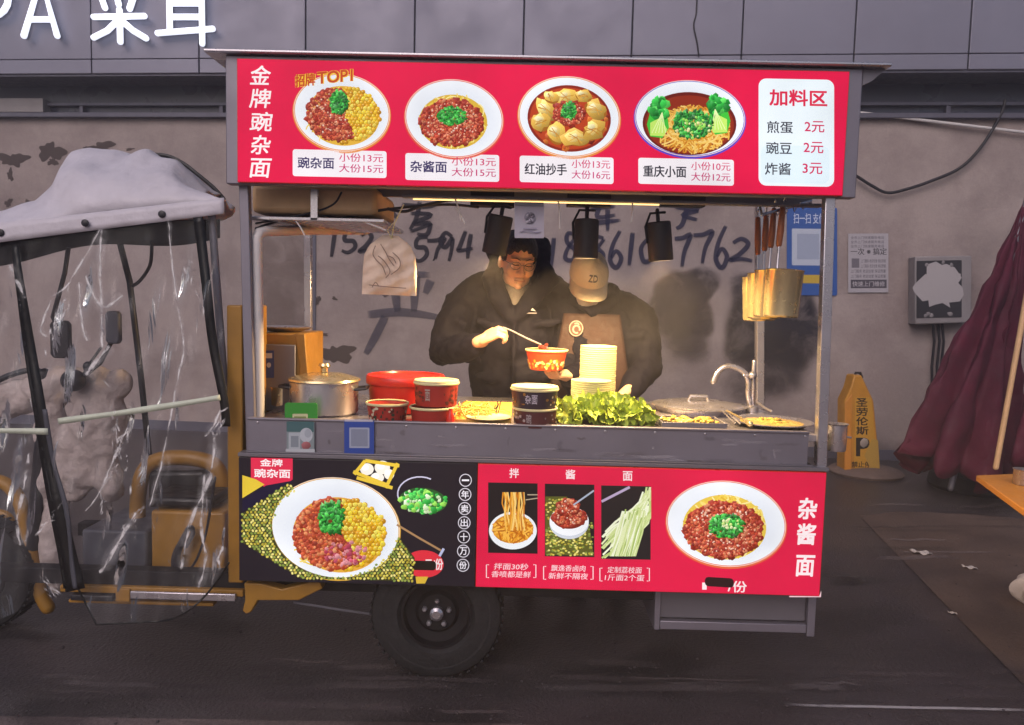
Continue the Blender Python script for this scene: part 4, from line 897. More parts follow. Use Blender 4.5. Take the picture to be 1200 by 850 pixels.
b.build('crease_glint', M['crease_glint'], cur, smooth=False, cols=True)
# cab insides
b = MB(); b.tube([A(x, y, Y) for x, y, Y in cat([(176, 690, .5), (163, 640, .5), (162, 580, .5), (172, 548, .5), (196, 537, .5), (236, 539, .5), (256, 552, .5), (263, 590, .5), (264, 690, .5)])], .033, 12); b.build('seat_frame', M['yellow'], cart)
b = MB(); b.prism([A(x, y, .47) for x, y in ((173, 553), (240, 552), (248, 590), (245, 596), (172, 596))], (0, .08, 0)); b.build('seat_back', M['seat'], cart, bevel=.018)
b = MB(); boxpx(b, 172, 584, 250, 596, .25, .46); b.build('seat', M['seat'], cart, bevel=.015)
b = MB(); boxpx(b, 177, 600, 263, 688, .24, .8); b.build('seat_box', M['yellow'], cart, bevel=.01)
b = MB(); boxpx(b, 96, 622, 172, 684, .3, .78); b.build('foot_step', M['grey_plastic'], cart, bevel=.01)
b = MB(); b.tube([A(x, y, .2) for x, y in cat([(210, 678), (206, 655), (213, 635), (222, 618), (226, 625), (218, 640)])], [.024 * (1 - .6 * min(1, k / 20)) for k in range(41)], 8); b.tube([A(x, y, .18) for x, y in cat([(212, 676), (228, 660), (240, 630), (246, 600), (252, 560)])], .005, 6); b.build('charging_plug', M['black'], cart)
b = MB(); boxpx(b, 70, 689, 285, 697, .1, .16); boxpx(b, 80, 705, 250, 709, .12, .16); boxpx(b, 135, 690, 152, 706, .09, .1); b.build('frame_rail', M['yellow'], cart, bevel=.004)
b = MB(); boxpx(b, 152, 695, 276, 704, .085, .099); b.build('rail_tube', M['steel'], cart, bevel=.004)
b = MB(); boxpx(b, 82, 698, 132, 705, .085, .14); b.build('pedal', M['black'], cart, bevel=.005)
b = MB(); b.prism([A(x, y, .03) for x, y in ((286, 684), (304, 684), (330, 691), (374, 680), (378, 690), (350, 704), (302, 704), (294, 718), (288, 720), (284, 716), (287, 704))], (0, .05, 0)); b.build('tow_bracket', M['yellow'], cart, bevel=.004)
b = MB(); b.tube([A(345, 706, .06), A(400, 715, .1), A(450, 722, .14)], .005, 6); b.build('brake_cable', M['dull_steel'], cart)
b = MB(); b.tube([A(x, y, .42) for x, y in cat([(-20, 560), (8, 568), (24, 590), (34, 630), (46, 690), (56, 712)])], .028, 10); b.tube([A(x, y, .5) for x, y in cat([(-20, 600), (10, 606), (16, 640), (40, 700)])], .018, 8); b.build('front_fork', M['yellow'], cart)
wf = A(-20, 690, .42); q_ = wheel(wf.x, .42, .24, .12, .13)
b = MB(); b.tube([A(x, y, .42) for x, y in cat([(-30, 470), (0, 445), (40, 434), (72, 446), (110, 440)])], .012, 8); b.tube([A(52, 440, .42), A(50, 520, .42), A(38, 640, .42)], .03, 10); b.build('handlebar', M['black'], cart)
b = MB(); b.ell(A(86, 446, .36), (.05, .04, .045)); b.tube([A(94, 446, .36), A(104, 428, .36), (A(118, 408, .36))], .006, 6); b.ell(A(103, 430, .35), (.02, .015, .022)); b.build('handlebar_switch', M['black'], cart)
def mirror(px, py, w_, h_, Y, stem, m):
    b = MB(); c = A(px, py, Y); b.prism([c + Vector((x * w_ / 2, 0, z * h_ / 2)) for x, z in ((-.7, -1), (.7, -1), (1, -.8), (1, .8), (.7, 1), (-.7, 1), (-1, .8), (-1, -.8))], (0, .03, 0)); o = b.build('mirror', M[m], cart, bevel=.006)
    b = MB(); b.tube([A(x, y, Y + .02) for x, y in stem], .009, 8); b.build('stem', M['black'], o)
mirror(69, 398, .075, .15, .3, [(80, 292), (76, 320), (62, 372), (68, 385)], 'black'); mirror(131, 384, .055, .13, .3, [(131, 400), (118, 425), (100, 440)], 'grey_plastic')
def crumple(nm, size, depth):
    t = bpy.data.textures.new(nm, 'CLOUDS'); t.noise_scale = size; t.noise_depth = depth; return t
# dark far edge of the roof seen from below
b = MB()
def farv(u, v): px = -60 + 318 * u; return A(px, interp(edge, px) + 18 + (24 + 6 * math.sin(9 * u)) * v, .74)
b.grid(farv, 40, 3); b.build('valance', M['underbody'], cano, ang=80, mods=(('SOLIDIFY', {'thickness': .004}),))
# quilted wind apron hanging over the handlebar
ap = MB()
for (cx, cy, rx, ry, ty) in ((100, 452, 52, 24, .05), (15, 468, 36, 22, .05), (116, 500, 32, 58, .07), (88, 540, 30, 50, .06), (62, 530, 20, 90, .06), (66, 635, 19, 62, .06), (128, 560, 18, 28, .05), (60, 455, 30, 24, .06), (140, 450, 14, 18, .04)):
    c = A(cx, cy, .44); k = 3.16 / 900; ap.ell(c, (rx * k, ty, ry * k))
for t in range(0):
    x, y = rnd.uniform(45, 135), rnd.uniform(445, 600); ap.ell(A(x, y, .38), (rnd.uniform(.02, .045), .02, rnd.uniform(.03, .09)), Matrix.Rotation(rnd.uniform(-.5, .5), 3, 'Y'))
o = ap.build('wind_apron', M['apron_quilt'], ang=180, mods=(('REMESH', {'mode': 'VOXEL', 'voxel_size': .009, 'use_smooth_shade': True}), ('SMOOTH', {'iterations': 8}), ('DISPLACE', {'texture': crumple('cloth_crumple', .13, 1), 'strength': .055, 'mid_level': .5, 'texture_coords': 'GLOBAL'}), ('DISPLACE', {'texture': crumple('cloth_fine', .045, 1), 'strength': .012, 'mid_level': .5, 'texture_coords': 'GLOBAL'})))
tag(o, 'pale quilted wind apron draped over the handlebar inside the clear cab', 'wind apron')

# smears and scuffs on the steel front of the counter
b = MB(); rs = random.Random(21)
for k in range(46):
    x = rs.uniform(300, 945); y = rs.uniform(500, 540) + (x - 300) * .018; l = rs.uniform(8, 60); a_ = rs.choice([0, 0, 1])
    P = [A(x + (l * i / 4 if not a_ else rs.uniform(-1, 1)), min(y + (rs.uniform(-1, 1) if not a_ else l * .25 * i / 4), 548), .0272 - k * .00002) for i in range(5)]
    P = [Vector((p.x, p.y, min(max(p.z, .875), .98))) for p in P]
    soft_strip(P, rs.uniform(.003, .012), (0, -1, 0), rs.choice(['#b9b3bd', '#4a464e', '#5b5048', '#c9c4cc']), rs.uniform(.12, .4), b)
b.build('smears', M['paint_worn'], cart, smooth=False, cols=True)
b = MB()
for k in range(12): b.lathe([(.005, 0), (.004, .002), (0, .003)], (.06 + k * .18, .0279, .975), 10, Matrix.Rotation(PI / 2, 3, 'X'))
for k in range(0): b.lathe([(.005, 0), (.004, .002), (0, .003)], (-.022, .0118, 1.85 + k * .043), 10, Matrix.Rotation(PI / 2, 3, 'X')); b.lathe([(.005, 0), (.004, .002), (0, .003)], (2.14, .0118, 1.85 + k * .043), 10, Matrix.Rotation(PI / 2, 3, 'X'))
b.build('rivets', M['steel'], cart)
# ================================================================== THINGS ON AND ABOVE THE COUNTER
CZ = .9785
def K(px, Y, dz=0.0): return Vector((A(px, 480, Y).x, Y, CZ + dz))
# steel soup pot
c = K(380, .27); pot = thing('steel_pot', 'lidded stainless steel pot with side handles at left end of counter', 'pot', c)
R_ = .132
b = MB(); b.lathe([(0, 0), (R_ - .01, 0), (R_, .008), (R_, .125), (R_ + .006, .13), (R_ - .004, .131)], c, 48, close=False); b.build('body', M['steel'], pot)
b = MB(); b.lathe([(R_ + .008, .131), (R_ + .004, .138), (R_ * .6, .155), (.02, .160), (0, .160)], c, 48, close=False); b.lathe([(.014, .162), (.014, .178), (.024, .186), (.02, .196), (0, .197)], c, 20, close=False); b.build('lid', M['lamplit_steel'], pot)
for sx in (-1, 1):
    b = MB(); b.tube([c + Vector((sx * (R_ - .002), -.035, .1)), c + Vector((sx * (R_ + .035), -.03, .104)), c + Vector((sx * (R_ + .035), .03, .104)), c + Vector((sx * (R_ - .002), .035, .1))], .007, 8); b.build('handle', M['black'], pot)
c = K(333, .42); b = MB(); b.lathe([(0, 0), (.09, 0), (.098, .02), (.098, .085), (.1, .09), (.09, .09), (.088, .012), (0, .012)], c, 36, close=False)
tag(b.build('steel_basin', M['lamplit_steel']), 'small steel basin standing behind the pot at the left post', 'basin')
# yellow cabinet with a plate on it
cab = thing('yellow_cabinet', 'yellow cabinet with grey door and blue label at counter left end', 'cabinet', K(330, .5))
b = MB(); boxpx(b, 303, 391, 352, 490, .34, .7); b.build('case', M['yellow'], cab, bevel=.006)
b = MB(); boxpx(b, 309, 404, 346, 482, .325, .339); b.build('door', M['dull_steel'], cab, bevel=.004)
b = MB(); b.prism([A(x, y, .33) for x, y in ((345, 391), (357, 391), (361, 440), (362, 480), (350, 480), (351, 430))], (0, .2, 0)); b.build('side_panel', M['yellow'], cab, bevel=.004)
p = Pic(lambda x, y, l: A(x, y, .3235 - l), 3e-5); p.rect(309, 411, 321, 443, '#22408c'); p.rect(311, 414, 319, 420, '#c9d0e0'); p.ell(315, 428, 2.5, 3, '#c9d0e0'); p.build('label', M['print'], cab)
q = A(333, 388, .5); b = MB(); b.lathe([(0, 0), (.07, 0), (.115, .016), (.117, .02), (.07, .007), (0, .006)], (q.x, .5, A(333, 391, .34).z + .002), 36, close=False)
tag(b.build('steel_plate', M['steel']), 'flat steel plate lying on top of the yellow cabinet', 'plate')
bxo = MB(); boxpx(bxo, 294, 217, 441, 251, .16, .58); o = bxo.build('cardboard_box', M['wood'], bevel=.02); tag(o, 'long tan cardboard box stored on shelf under the sign', 'box')
# tub and bowls
c = K(475, .40); tub = thing('red_tub', 'large round bright red plastic tub with red lid', 'tub', c)
b = MB(); b.lathe([(0, 0), (.135, 0), (.142, .006), (.152, .125), (.14, .125)], c, 48, close=False); b.build('body', M['red_plastic'], tub)
b = MB(); b.lathe([(.158, .112), (.160, .116), (.160, .140), (.155, .147), (.142, .148), (.138, .141), (.05, .143), (0, .143)], c, 48, close=False); b.build('lid', M['red_plastic'], tub)
def paper_bowl(c, rb, rt, h, m, rimm, nm, lab, content=None, pr=None, lid=None):
    t = thing(nm, lab, 'bowl', c)
    b = MB(); b.lathe([(0, .004), (rb - .004, .004), (rb - .004, 0), (rb, 0), (rt, h), (rt - .004, h), (rb - .004, .008), (0, .008)], c, 44, close=False); b.build('body', M[m], t)
    b = MB(); b.lathe([(rt - .003, h - .002), (rt + .003, h - .003), (rt + .0045, h + .002), (rt + .002, h + .006), (rt - .003, h + .004)], c, 44, close=False); b.build('rim', M[rimm], t)
    if content: b = MB(); b.lathe([(rt * .93, h * .82), (rt * .5, h * .88), (0, h * .86)], c, 30, close=False); b.build('filling', M[content], t)
    if lid: b = MB(); b.lathe([(rt + .002, h + .007), (rt, h + .012), (rt * .8, h + .012), (rt * .78, h + .009), (0, h + .009)], c, 40, close=False); b.build('lid', M[lid], t)
    if pr:
        def pl(x, y, l, c=c):                     # x = angle in degrees from the front, y = 0..1 up the side
            r = rb + (rt - rb) * y + .0012 + l; a = math.radians(x - 90); return c + Vector((r * math.cos(a), r * math.sin(a), h * y))
        p = Pic(pl, 5e-5); pr(p); p.build('print', M['print'], t)
    return t
def pr_dots(cols, txt, tc):
    def f(p):
        r = random.Random(len(txt) + 5)
        for k in range(46):
            x, y = r.uniform(-85, 85), r.uniform(.12, .85)
            if txt and abs(x) < 26: continue
            p.ell(x, y, r.uniform(2, 6), r.uniform(.04, .1), r.choice(cols), 0, 9)
        for k, ch in enumerate(txt): p.text(ch, -24 + k * 16, .78, -10 + k * 16, .28, tc, .03)
    return f
paper_bowl(K(454, .10), .066, .076, .068, 'bowl_red', 'cream', 'paper_bowl', 'open red paper bowl with pale rim in front of red tub', 'noodle', pr_dots(['#2c3a2a', '#d8c9b0', '#5e1512'], '', '#fff'))
c = K(506, .11); paper_bowl(c, .072, .080, .056, 'bowl_red', 'cream', 'paper_bowl', 'plain red paper bowl under another bowl beside red tub', None)
c = K(511, .13, .064); paper_bowl(c, .076, .082, .082, 'bowl_red', 'cream', 'paper_bowl', 'red paper bowl with pale star print and lid, upper of two', None, pr_dots(['#7a1d18', '#5e1512'], '面', '#b9a39a'), 'cream')
M['bowl_dark'] = mat('bowl_dark', '#2a1a2c', .5, 0, .2); M['bowl_brown'] = mat('bowl_brown', '#4e1a20', .5, 0, .2)
paper_bowl(K(627, .10), .076, .080, .064, 'bowl_brown', 'cream', 'paper_bowl', 'dark maroon printed bowl, lower of the two left of lettuce', None, pr_dots(['#8a7a80', '#6d2a2a', '#b9a9a9', '#3a1518'], '碗', '#b5a6a8'))
paper_bowl(K(626, .10, .0715), .078, .086, .064, 'bowl_dark', 'cream', 'paper_bowl', 'dark purple printed bowl with pale rim, upper of two', None, pr_dots(['#a8742a', '#6d3a2a', '#3b2a4a', '#c9b9a9'], '杂面', '#d5cbd8'), 'cream')
b = MB(); p = A(527, 492, .03); b.lathe([(0, 0), (.014, 0), (.016, .03), (.008, .045), (.006, .06), (0, .06)], K(528, .055), 18, close=False); tag(b.build('sauce_bottle', M['red_plastic']), 'tiny orange red sauce bottle between the red paper bowls', 'bottle')
# cream nested bowls
def nested(px, Y, z0, n, step, rt, lab, lab_g):
    c = K(px, Y); b = MB(); b.lathe([(rt - .014, 0), (rt - .004, .0500), (rt, .0515), (rt + .0006, .0545), (rt, .0575), (rt - .004, .058), (rt - .006, .052), (rt - .017, .004), (0, .004)], (0, 0, 0), 40)
    o = b.build('nested_bowl', M['cream'], origin=(0, 0, 0)); tag(o, lab, 'bowl', lab_g); o.location = c + Vector((0, 0, z0))
    for k in range(1, n): d = o.copy(); COL.objects.link(d); d.location = c + Vector((rnd.uniform(-.001, .001), 0, z0 + step * k)); d.rotation_euler.z = rnd.uniform(0, 6)
nested(692, .33, 0, 12, .0085, .080, 'cream paper bowl nested in lower, wider stack behind lettuce', 'cream bowls in the lower stack')
nested(699, .52, 0, 26, .0088, .076, 'cream paper bowl nested in taller stack behind the lettuce', 'cream bowls in the taller stack')
# board with noodles
bd = MB(); a_, c_ = A(532, 480, .1), A(604, 480, .1); bd.box((a_.x, .09, CZ), (A(600, 480, .5).x, .6, CZ + .018)); tag(bd.build('cutting_board', M['board'], bevel=.004), 'yellow lit wooden cutting board in the middle of counter', 'cutting board')
b = MB()
for k in range(150):
    x, y = rnd.gauss(K(556, .25).x, .05), rnd.gauss(.22, .07); a = rnd.uniform(0, PI); l = rnd.uniform(.015, .04); z = CZ + .021 + abs(rnd.gauss(0, .012))
    b.tube([(x - math.cos(a) * l, y - math.sin(a) * l, z), (x, y, z + rnd.uniform(0, .016)), (x + math.cos(a) * l, y + math.sin(a) * l, z)], .0022, 5)
o = b.build('noodle_heap', M['noodle']); tag(o, 'heap of loose yellow noodles on the cutting board', 'noodles')
b = MB()
for k in range(5): x = K(576, .2).x; b.tube([(x + k * .006, .2, CZ + .02), (x + .02 + k * .004 - .01 * (k % 2), .22, CZ + .05 + .006 * k)], .002, 6)
tag(b.build('wire_whisk', M['dark_metal']), 'thin dark wire whisk sticking up from the cutting board', 'whisk')
b = MB(); b.lathe([(0, 0), (.075, 0), (.085, .006), (.083, .008), (.07, .004), (0, .004)], K(573, .12, .019), 36, close=False); tag(b.build('small_dish', M['cream']), 'shallow pale dish at front edge of the cutting board', 'dish')
# lettuce on a tray
def tray(px0, px1, Y0, Y1, nm, lab, h=.02, m='black'):
    x0, x1 = A(px0, 490, Y0).x, A(px1, 490, Y0).x; b = MB()
    b.box((x0, Y0, CZ), (x1, Y1, CZ + .004)); 
    for (p, q) in (((x0, Y0, CZ + .0041), (x1, Y0 + .006, CZ + h)), ((x0, Y1 - .006, CZ + .0041), (x1, Y1, CZ + h)), ((x0, Y0 + .0062, CZ + .0041), (x0 + .006, Y1 - .0062, CZ + h)), ((x1 - .006, Y0 + .0062, CZ + .0041), (x1, Y1 - .0062, CZ + h))): b.box(p, q)
    o = b.build(nm, M[m], bevel=.002); tag(o, lab, 'tray'); return x0, x1
x0, x1 = tray(652, 775, .07, .30, 'lettuce_tray', 'flat black tray under the heap of green lettuce', .012)
b = MB(); rl = random.Random(5)
for k in range(120):
    u = rl.uniform(-1, 1); v = rl.uniform(0, 1); h = max(0, 1 - (abs(u) ** 3)) * .085 * rl.uniform(.25, 1)
    c = Vector(((x0 + x1) / 2 + u * (x1 - x0) * .45, .095 + .17 * v, CZ + .016 + h * (.5 + .5 * v)))
    R = Euler((rl.uniform(.2, 1.5), rl.uniform(-.7, .7), rl.uniform(-1.2, 1.2))).to_matrix(); s = rl.uniform(.026, .052); ph = rl.uniform(0, 6); kk = rl.choice((5, 6, 7))
    def leaf(a, r, c=c, R=R, s=s, ph=ph, kk=kk):
        t = 2 * PI * a; q = .04 + .96 * r; rr = s * q * (1 + .16 * math.sin(kk * t + ph) + .07 * math.sin(13 * t))
        return c + R @ Vector((rr * math.cos(t) * .8, rr * math.sin(t) * 1.15, s * (.30 * q * q * math.sin(kk * t + ph * 2) + .16 * q ** 3 * math.sin(11 * t + ph) + .25 * q * q)))
    b.grid(leaf, 26, 4)
o = b.build('lettuce_heap', M['lettuce'], ang=180); tag(o, 'heap of ruffled green lettuce leaves on the black tray', 'lettuce')
# cooking stations at the right
x0, x1 = tray(776, 853, .06, .24, 'steel_tray', 'rectangular steel food tray at front right of lettuce', .03, 'dull_steel')
b = MB()
for k in range(60): b.ell((rnd.uniform(x0 + .02, x1 - .02), rnd.uniform(.08, .22), CZ + .02 + rnd.uniform(0, .012)), (rnd.uniform(.008, .02), rnd.uniform(.006, .012), .006), Matrix.Rotation(rnd.uniform(0, 3), 3, 'Z'), 8, 5)
o = b.build('sliced_topping', M['soup']); tag(o, 'golden sliced topping filling the rectangular steel tray', 'food')
def pan(px, Y, r, lab, h=.03, knob=True, m='steel', top='steel'):
    c = K(px, Y); t = thing('pan', lab, 'pan', c)
    b = MB(); b.lathe([(0, 0), (r * .93, 0), (r, h), (r + .012, h + .003), (r + .012, h + .006), (r - .002, h + .006)], c, 56, close=False); b.build('body', M[top], t)
    b = MB(); b.lathe([(r + .004, h + .0065), (r, h + .010), (r * .8, h + .013), (r * .72, h + .018), (r * .3, h + .023), (0, h + .024)], c, 56, close=False); b.build('lid', M[m], t)
    if knob: b = MB(); b.tube([c + Vector((-.045, 0, h + .018)), c + Vector((-.035, 0, h + .042)), c + Vector((.035, 0, h + .042)), c + Vector((.045, 0, h + .018))], .008, 8); b.build('handle', M[m], t)
    return t
pan(818, .60, .19, 'wide steel pan with domed lit lid under the tap', .022)
c = K(905, .25); t = thing('pan', 'shallow round steel pan of food at right end of counter', 'pan', c)
b = MB(); b.lathe([(0, 0), (.12, 0), (.145, .014), (.155, .016), (.155, .019), (.142, .018), (.118, .004), (0, .004)], c, 56, close=False); b.build('body', M['steel'], t)
b = MB()
b.lathe([(.118, .012), (.06, .015), (0, .016)], c, 40, close=False)
for k in range(26): a, r = rnd.uniform(0, 6.28), .05 * math.sqrt(rnd.random()); b.ell(c + Vector((r * math.cos(a), r * math.sin(a), .008 + rnd.uniform(0, .014))), (rnd.uniform(.01, .02), rnd.uniform(.007, .012), .006), Matrix.Rotation(rnd.uniform(0, 3), 3, 'Z'), 8, 5)
b.build('food', M['soup'], t)
b = MB(); b.tube([K(852, .3, .045), K(872, .18, .03), K(880, .12, .022)], [.004, .005, .012], 8); tag(b.build('ladle', M['lamplit_steel']), 'steel ladle lying between the tray and round pan', 'ladle')
b = MB(); b.tube([K(846, .34, .04), K(862, .15, .018)], .003, 6); b.tube([K(850, .34, .04), K(868, .15, .018)], .003, 6); tag(b.build('tongs', M['steel']), 'thin steel tongs resting on the rectangular tray rim', 'tongs')
# tap
tp = thing('tap', 'tall curved steel tap beside the rear right post', 'tap', K(880, .62))
b = MB(); b.tube([A(x, y, .62) for x, y in cat([(879, 474), (877, 462), (877, 448), (873, 438), (862, 431), (850, 430), (841, 437), (836, 448)])], .0125, 12); b.build('spout', M['steel'], tp)
b = MB(); b.tube([A(882, 478, .62), A(883, 440, .62), A(884, 424, .62)], .010, 10); b.lathe([(.028, 0), (.028, .02), (.016, .03), (0, .03)], K(881, .62), 20); b.tube([A(880, 440, .6), A(872, 440, .6)], .006, 8); b.ell(A(882, 440, .6), (.018, .018, .018)); b.build('tap_body', M['steel'], tp)
b = MB(); b.tube([A(886, 470, .6), A(896, 478, .5), A(904, 482, .45)], .005, 8); b.build('lever', M['steel'], tp)
# noodle strainers on the hook rail
b = MB(); b.tube([A(893, 252, .16), A(950, 236, .30)], .006, 8); b.tube([A(893, 252, .16), A(890, 240, .3)], .005, 6)
for k in range(5): x = 899 + k * 10; b.tube([A(x, 250 - k * 2.6, .17 + .03 * k), A(x + 2, 256 - k * 2.6, .165 + .03 * k), A(x + 4, 252 - k * 2.6, .16 + .03 * k)], .0025, 6)
b.build('hook_rail', M['steel'], cart)
def strainer():
    t = thing('noodle_strainer', 'x', 'strainer', (0, 0, 0), 'noodle strainers hanging at the right post')
    b = MB(); b.lathe([(0, -.172), (.056, -.172), (.062, -.167), (.066, -.004), (.069, 0), (.0665, .002), (.063, -.004), (.059, -.163), (0, -.167)], (0, 0, 0), 44, close=False); b.build('cup', M['lamplit_steel'], t)
    b = MB(); b.tube([(0, .064, -.02), (0, .072, .02), (0, .073, .08), (0, .074, .13)], .005, 8); b.build('rod', M['steel'], t)
    b = MB(); b.tube([(0, .075, .10), (0, .073, .15), (0, .072, .235)], [.011, .013, .010], 10); b.build('handle', M['handle_wood'], t)
    b = MB(); b.tube([(0, .072, .24), (0, .072, .262), (0, .06, .272), (0, .052, .262)], .003, 6); b.build('hook', M['steel'], t); return t
s0 = strainer(); 
for k, (px, py, Y, rz, ry, lab) in enumerate([(920, 317, .12, .1, .05, 'steel noodle strainer hanging in front, nearest the right post'), (906, 318, .19, -.1, .03, 'second noodle strainer, just behind the nearest one'), (897, 321, .26, -.2, .0, 'third noodle strainer, between the rear one and second'), (890, 325, .34, -.2, -.04, 'noodle strainer hanging furthest back and leftmost of the four')]):
    o = s0 if k == 0 else dup(s0, (0, 0, 0)); o.location = A(px, py, Y); o.rotation_euler = (0, ry, rz); o['label'] = lab
# hanging paper, pouch
pp = thing('hanging_paper', 'white printed paper sheet hanging under the sign above the man', 'paper', A(620, 240, .12))
p = Pic(lambda x, y, l: A(x, y, .10 - l + .004 * math.sin(x * .2)), 4e-5); p.rect(603, 240, 637.5, 279, '#b9b4c4', 1, .01); p.ell(621, 255, 6.5, 6.5, '#8c8798'); p.scatter(621, 255, 6, 6, 26, 1.6, ['#6d6879', '#b9b4c4', '#55505f']); p.rect(613, 267, 629, 269, '#a09bb0'); p.strand([(609, 272), (618, 270), (628, 273), (634, 272)], 1, '#928da5')
p.build('sheet', M['print'], pp, mods=(('SOLIDIFY', {'thickness': .0015, 'offset': 1}),))
b = MB(); b.box(tuple(A(603, 241, .099)), tuple(A(637, 238, .112))); b.build('clip', M['dull_steel'], pp)
po = thing('hanging_pouch', 'tan paper pouch with faint print hanging on a string', 'pouch', A(457, 345, .2))
outl = [(447, 277), (467, 276), (480, 286), (486, 300), (488, 318), (488, 340), (486, 348), (470, 347), (450, 345), (430, 344), (424, 341), (425, 320), (426, 300), (432, 288)]
def pouch(u, v):
    y = 276 + 70 * v; xl = interp([(276, 448), (288, 433), (300, 426.5), (320, 425), (346, 424)], y); xr = interp([(276, 466), (286, 480), (300, 487), (320, 488.5), (346, 487.5)], y)
    a = 2 * PI * u; x = (xl + xr) / 2 - (xr - xl) / 2 * math.cos(a); th = .022 * (math.sin(PI * min(1, v * 1.02)) ** .5 + .05)
    return A(x, y + 2 * (x - 457) / 60, .20 - th * math.sin(a) * (1 + .2 * math.sin(x * .3 + y * .1)) + .003 * math.sin(y * .4 + x * .2))
b = MB().grid(pouch, 48, 24); b.build('pouch_body', M['bag'], po, ang=180)
p = Pic(lambda x, y, l: A(x, y, .166 - l), 4e-5)
r9 = random.Random(8)
for P in ([(440, 288), (437, 298), (442, 306), (448, 312), (452, 322)], [(446, 286), (452, 296), (456, 304), (462, 312)], [(460, 296), (468, 304), (468, 314), (458, 322)], [(443, 300), (450, 306), (457, 318), (452, 326)], [(432, 334), (450, 336), (476, 338)], [(436, 337), (440, 331), (444, 336)], [(455, 300), (461, 303), (464, 309)]): p.strand(cat(P, 4), 1.1, '#8f7264')
p.build('print', M['print'], po)
b = MB(); b.tube([A(459, 280, .19), A(462, 262, .17), A(473, 240, .14)], .0025, 6); b.tube([A(459, 280, .19), A(454, 270, .18), A(460, 262, .17)], .002, 6); b.build('string', M['cream'], po)
# spotlights
def spot(px, py, lab, tilt, first=False):
    p = A(px, py, .31); t = thing('spotlight', lab, 'spotlight', (0, 0, 0), 'track spotlights under the sign')
    b = MB(); b.lathe([(0, .075), (.044, .075), (.048, .07), (.048, -.072), (.046, -.076), (.040, -.076), (.040, -.05), (0, -.05)], (0, 0, 0), 32, close=False); b.build('housing', M['black'], t)
    b = MB(); b.lathe([(.039, -.052), (0, -.052)], (0, 0, 0), 24, close=False); b.build('lamp_face', M['lamp_face'], t)
    b = MB(); b.tube([(0, 0, .075), (0, 0, .12)], .008, 8); b.tube([(-.05, 0, .0), (-.054, 0, .06), (-.03, 0, .11), (.03, 0, .11)], .005, 6); b.build('bracket', M['dark_metal'], t)
    l = bpy.data.lights.new('spot', 'SPOT'); l.energy = SPOT_E; l.color = (1.0, .66, .30); l.spot_size = math.radians(160); l.spot_blend = .25; l.shadow_soft_size = .035
    lo_ = bpy.data.objects.new('lamp_light', l); COL.objects.link(lo_); lo_.parent = t; lo_.location = (0, 0, -.088)
    t.location = p; t.rotation_euler = tilt; return t
SPOT_E = 56
spot(583, 275, 'black track spotlight hanging in front of man, left of the paper', (.12, .18, 0)); spot(687, 280, 'black track spotlight hanging straight down above the cream cap', (0, 0, 0)); spot(773, 283, 'black track spotlight tilted at right, nearest the strainers', (0, -.12, .2))
# cards on the counter front
p = Pic(lambda x, y, l: A(x, y, .019 - l), 3e-5); p.rect(336, 494, 368.5, 530, '#8c9aa0', 1, .01); p.rect(336, 494, 368, 506, '#3f6a70', 1, .01); p.text('扫码支付', 338, 496, 366, 502, '#dfe9ea', .02, .01); p.rect(338.5, 507, 352, 527, '#b9c3cc', 1); p.rect(341, 511, 350, 524, '#8d98a4'); p.ell(359, 510, 7.5, 8.5, '#c6cfd8'); p.ell(361, 508, 4, 5, '#aeb8c4'); p.blob(359, 523, 5, '#b0646a', 9); p.rect(335, 526, 369, 530.5, '#c5cbd2', 1, .01)
o = p.build('payment_card', M['print'], mods=(('SOLIDIFY', {'thickness': .002, 'offset': -1}),)); tag(o, 'grey and teal payment card stuck on counter front below pot', 'card')
p = Pic(lambda x, y, l: A(x, y, .019 - l), 3e-5); p.rect(403.5, 493, 438.5, 532.5, '#2149a8', 1, .01); p.rect(409.5, 501, 433, 525, '#aab4cc', 1, .01); p.rect(411.5, 503, 431, 523, '#8b94ac', 1, .01); p.rect(404, 491.5, 437, 494, '#c9c6d4', 0, .01); p.text('微信支付宝', 410, 495.5, 432, 499.5, '#9fb4ea', .01, .01); p.text('推荐使用扫码付款', 408, 527, 434, 530, '#9fb4ea', .01, .01)
o = p.build('payment_card', M['print'], mods=(('SOLIDIFY', {'thickness': .002, 'offset': -1}),)); tag(o, 'blue payment card with pale square stuck on the counter front', 'card')
p = Pic(lambda x, y, l: A(x, y, .055 - l), 3e-5); p.rect(334, 472, 372, 498, '#2f9a2c', 3, .01); p.text('扫一扫', 342, 476, 364, 480.5, '#9fd89a', .02); p.rect(343, 485, 361, 498, '#d8d6a8', 1); p.rect(345, 488, 359, 498, '#8b9a5a')
o = p.build('green_card', M['print'], mods=(('SOLIDIFY', {'thickness': .003, 'offset': -1}),)); tag(o, 'bright green card standing upright behind the counter front by pot', 'card')
cn = MB(); c = Vector((2.135, .06, .875)); q0 = A(966, 503, .06); q1 = A(990, 530, .06)
cn.lathe([(0, 0), (.034, 0), (.036, .004), (.036, .095), (.041, .1), (.034, .1), (.032, .006), (0, .006)], (A(979, 530, .09).x, .09, q1.z), 28, close=False)
cn.tube([A(966, 508, .085), A(973, 510, .088)], .006, 8); cn.tube([A(987, 512, .09), A(997, 513, .09)], .004, 6)
tag(cn.build('steel_canister', M['steel']), 'small steel canister hung on the outside of right post', 'canister')
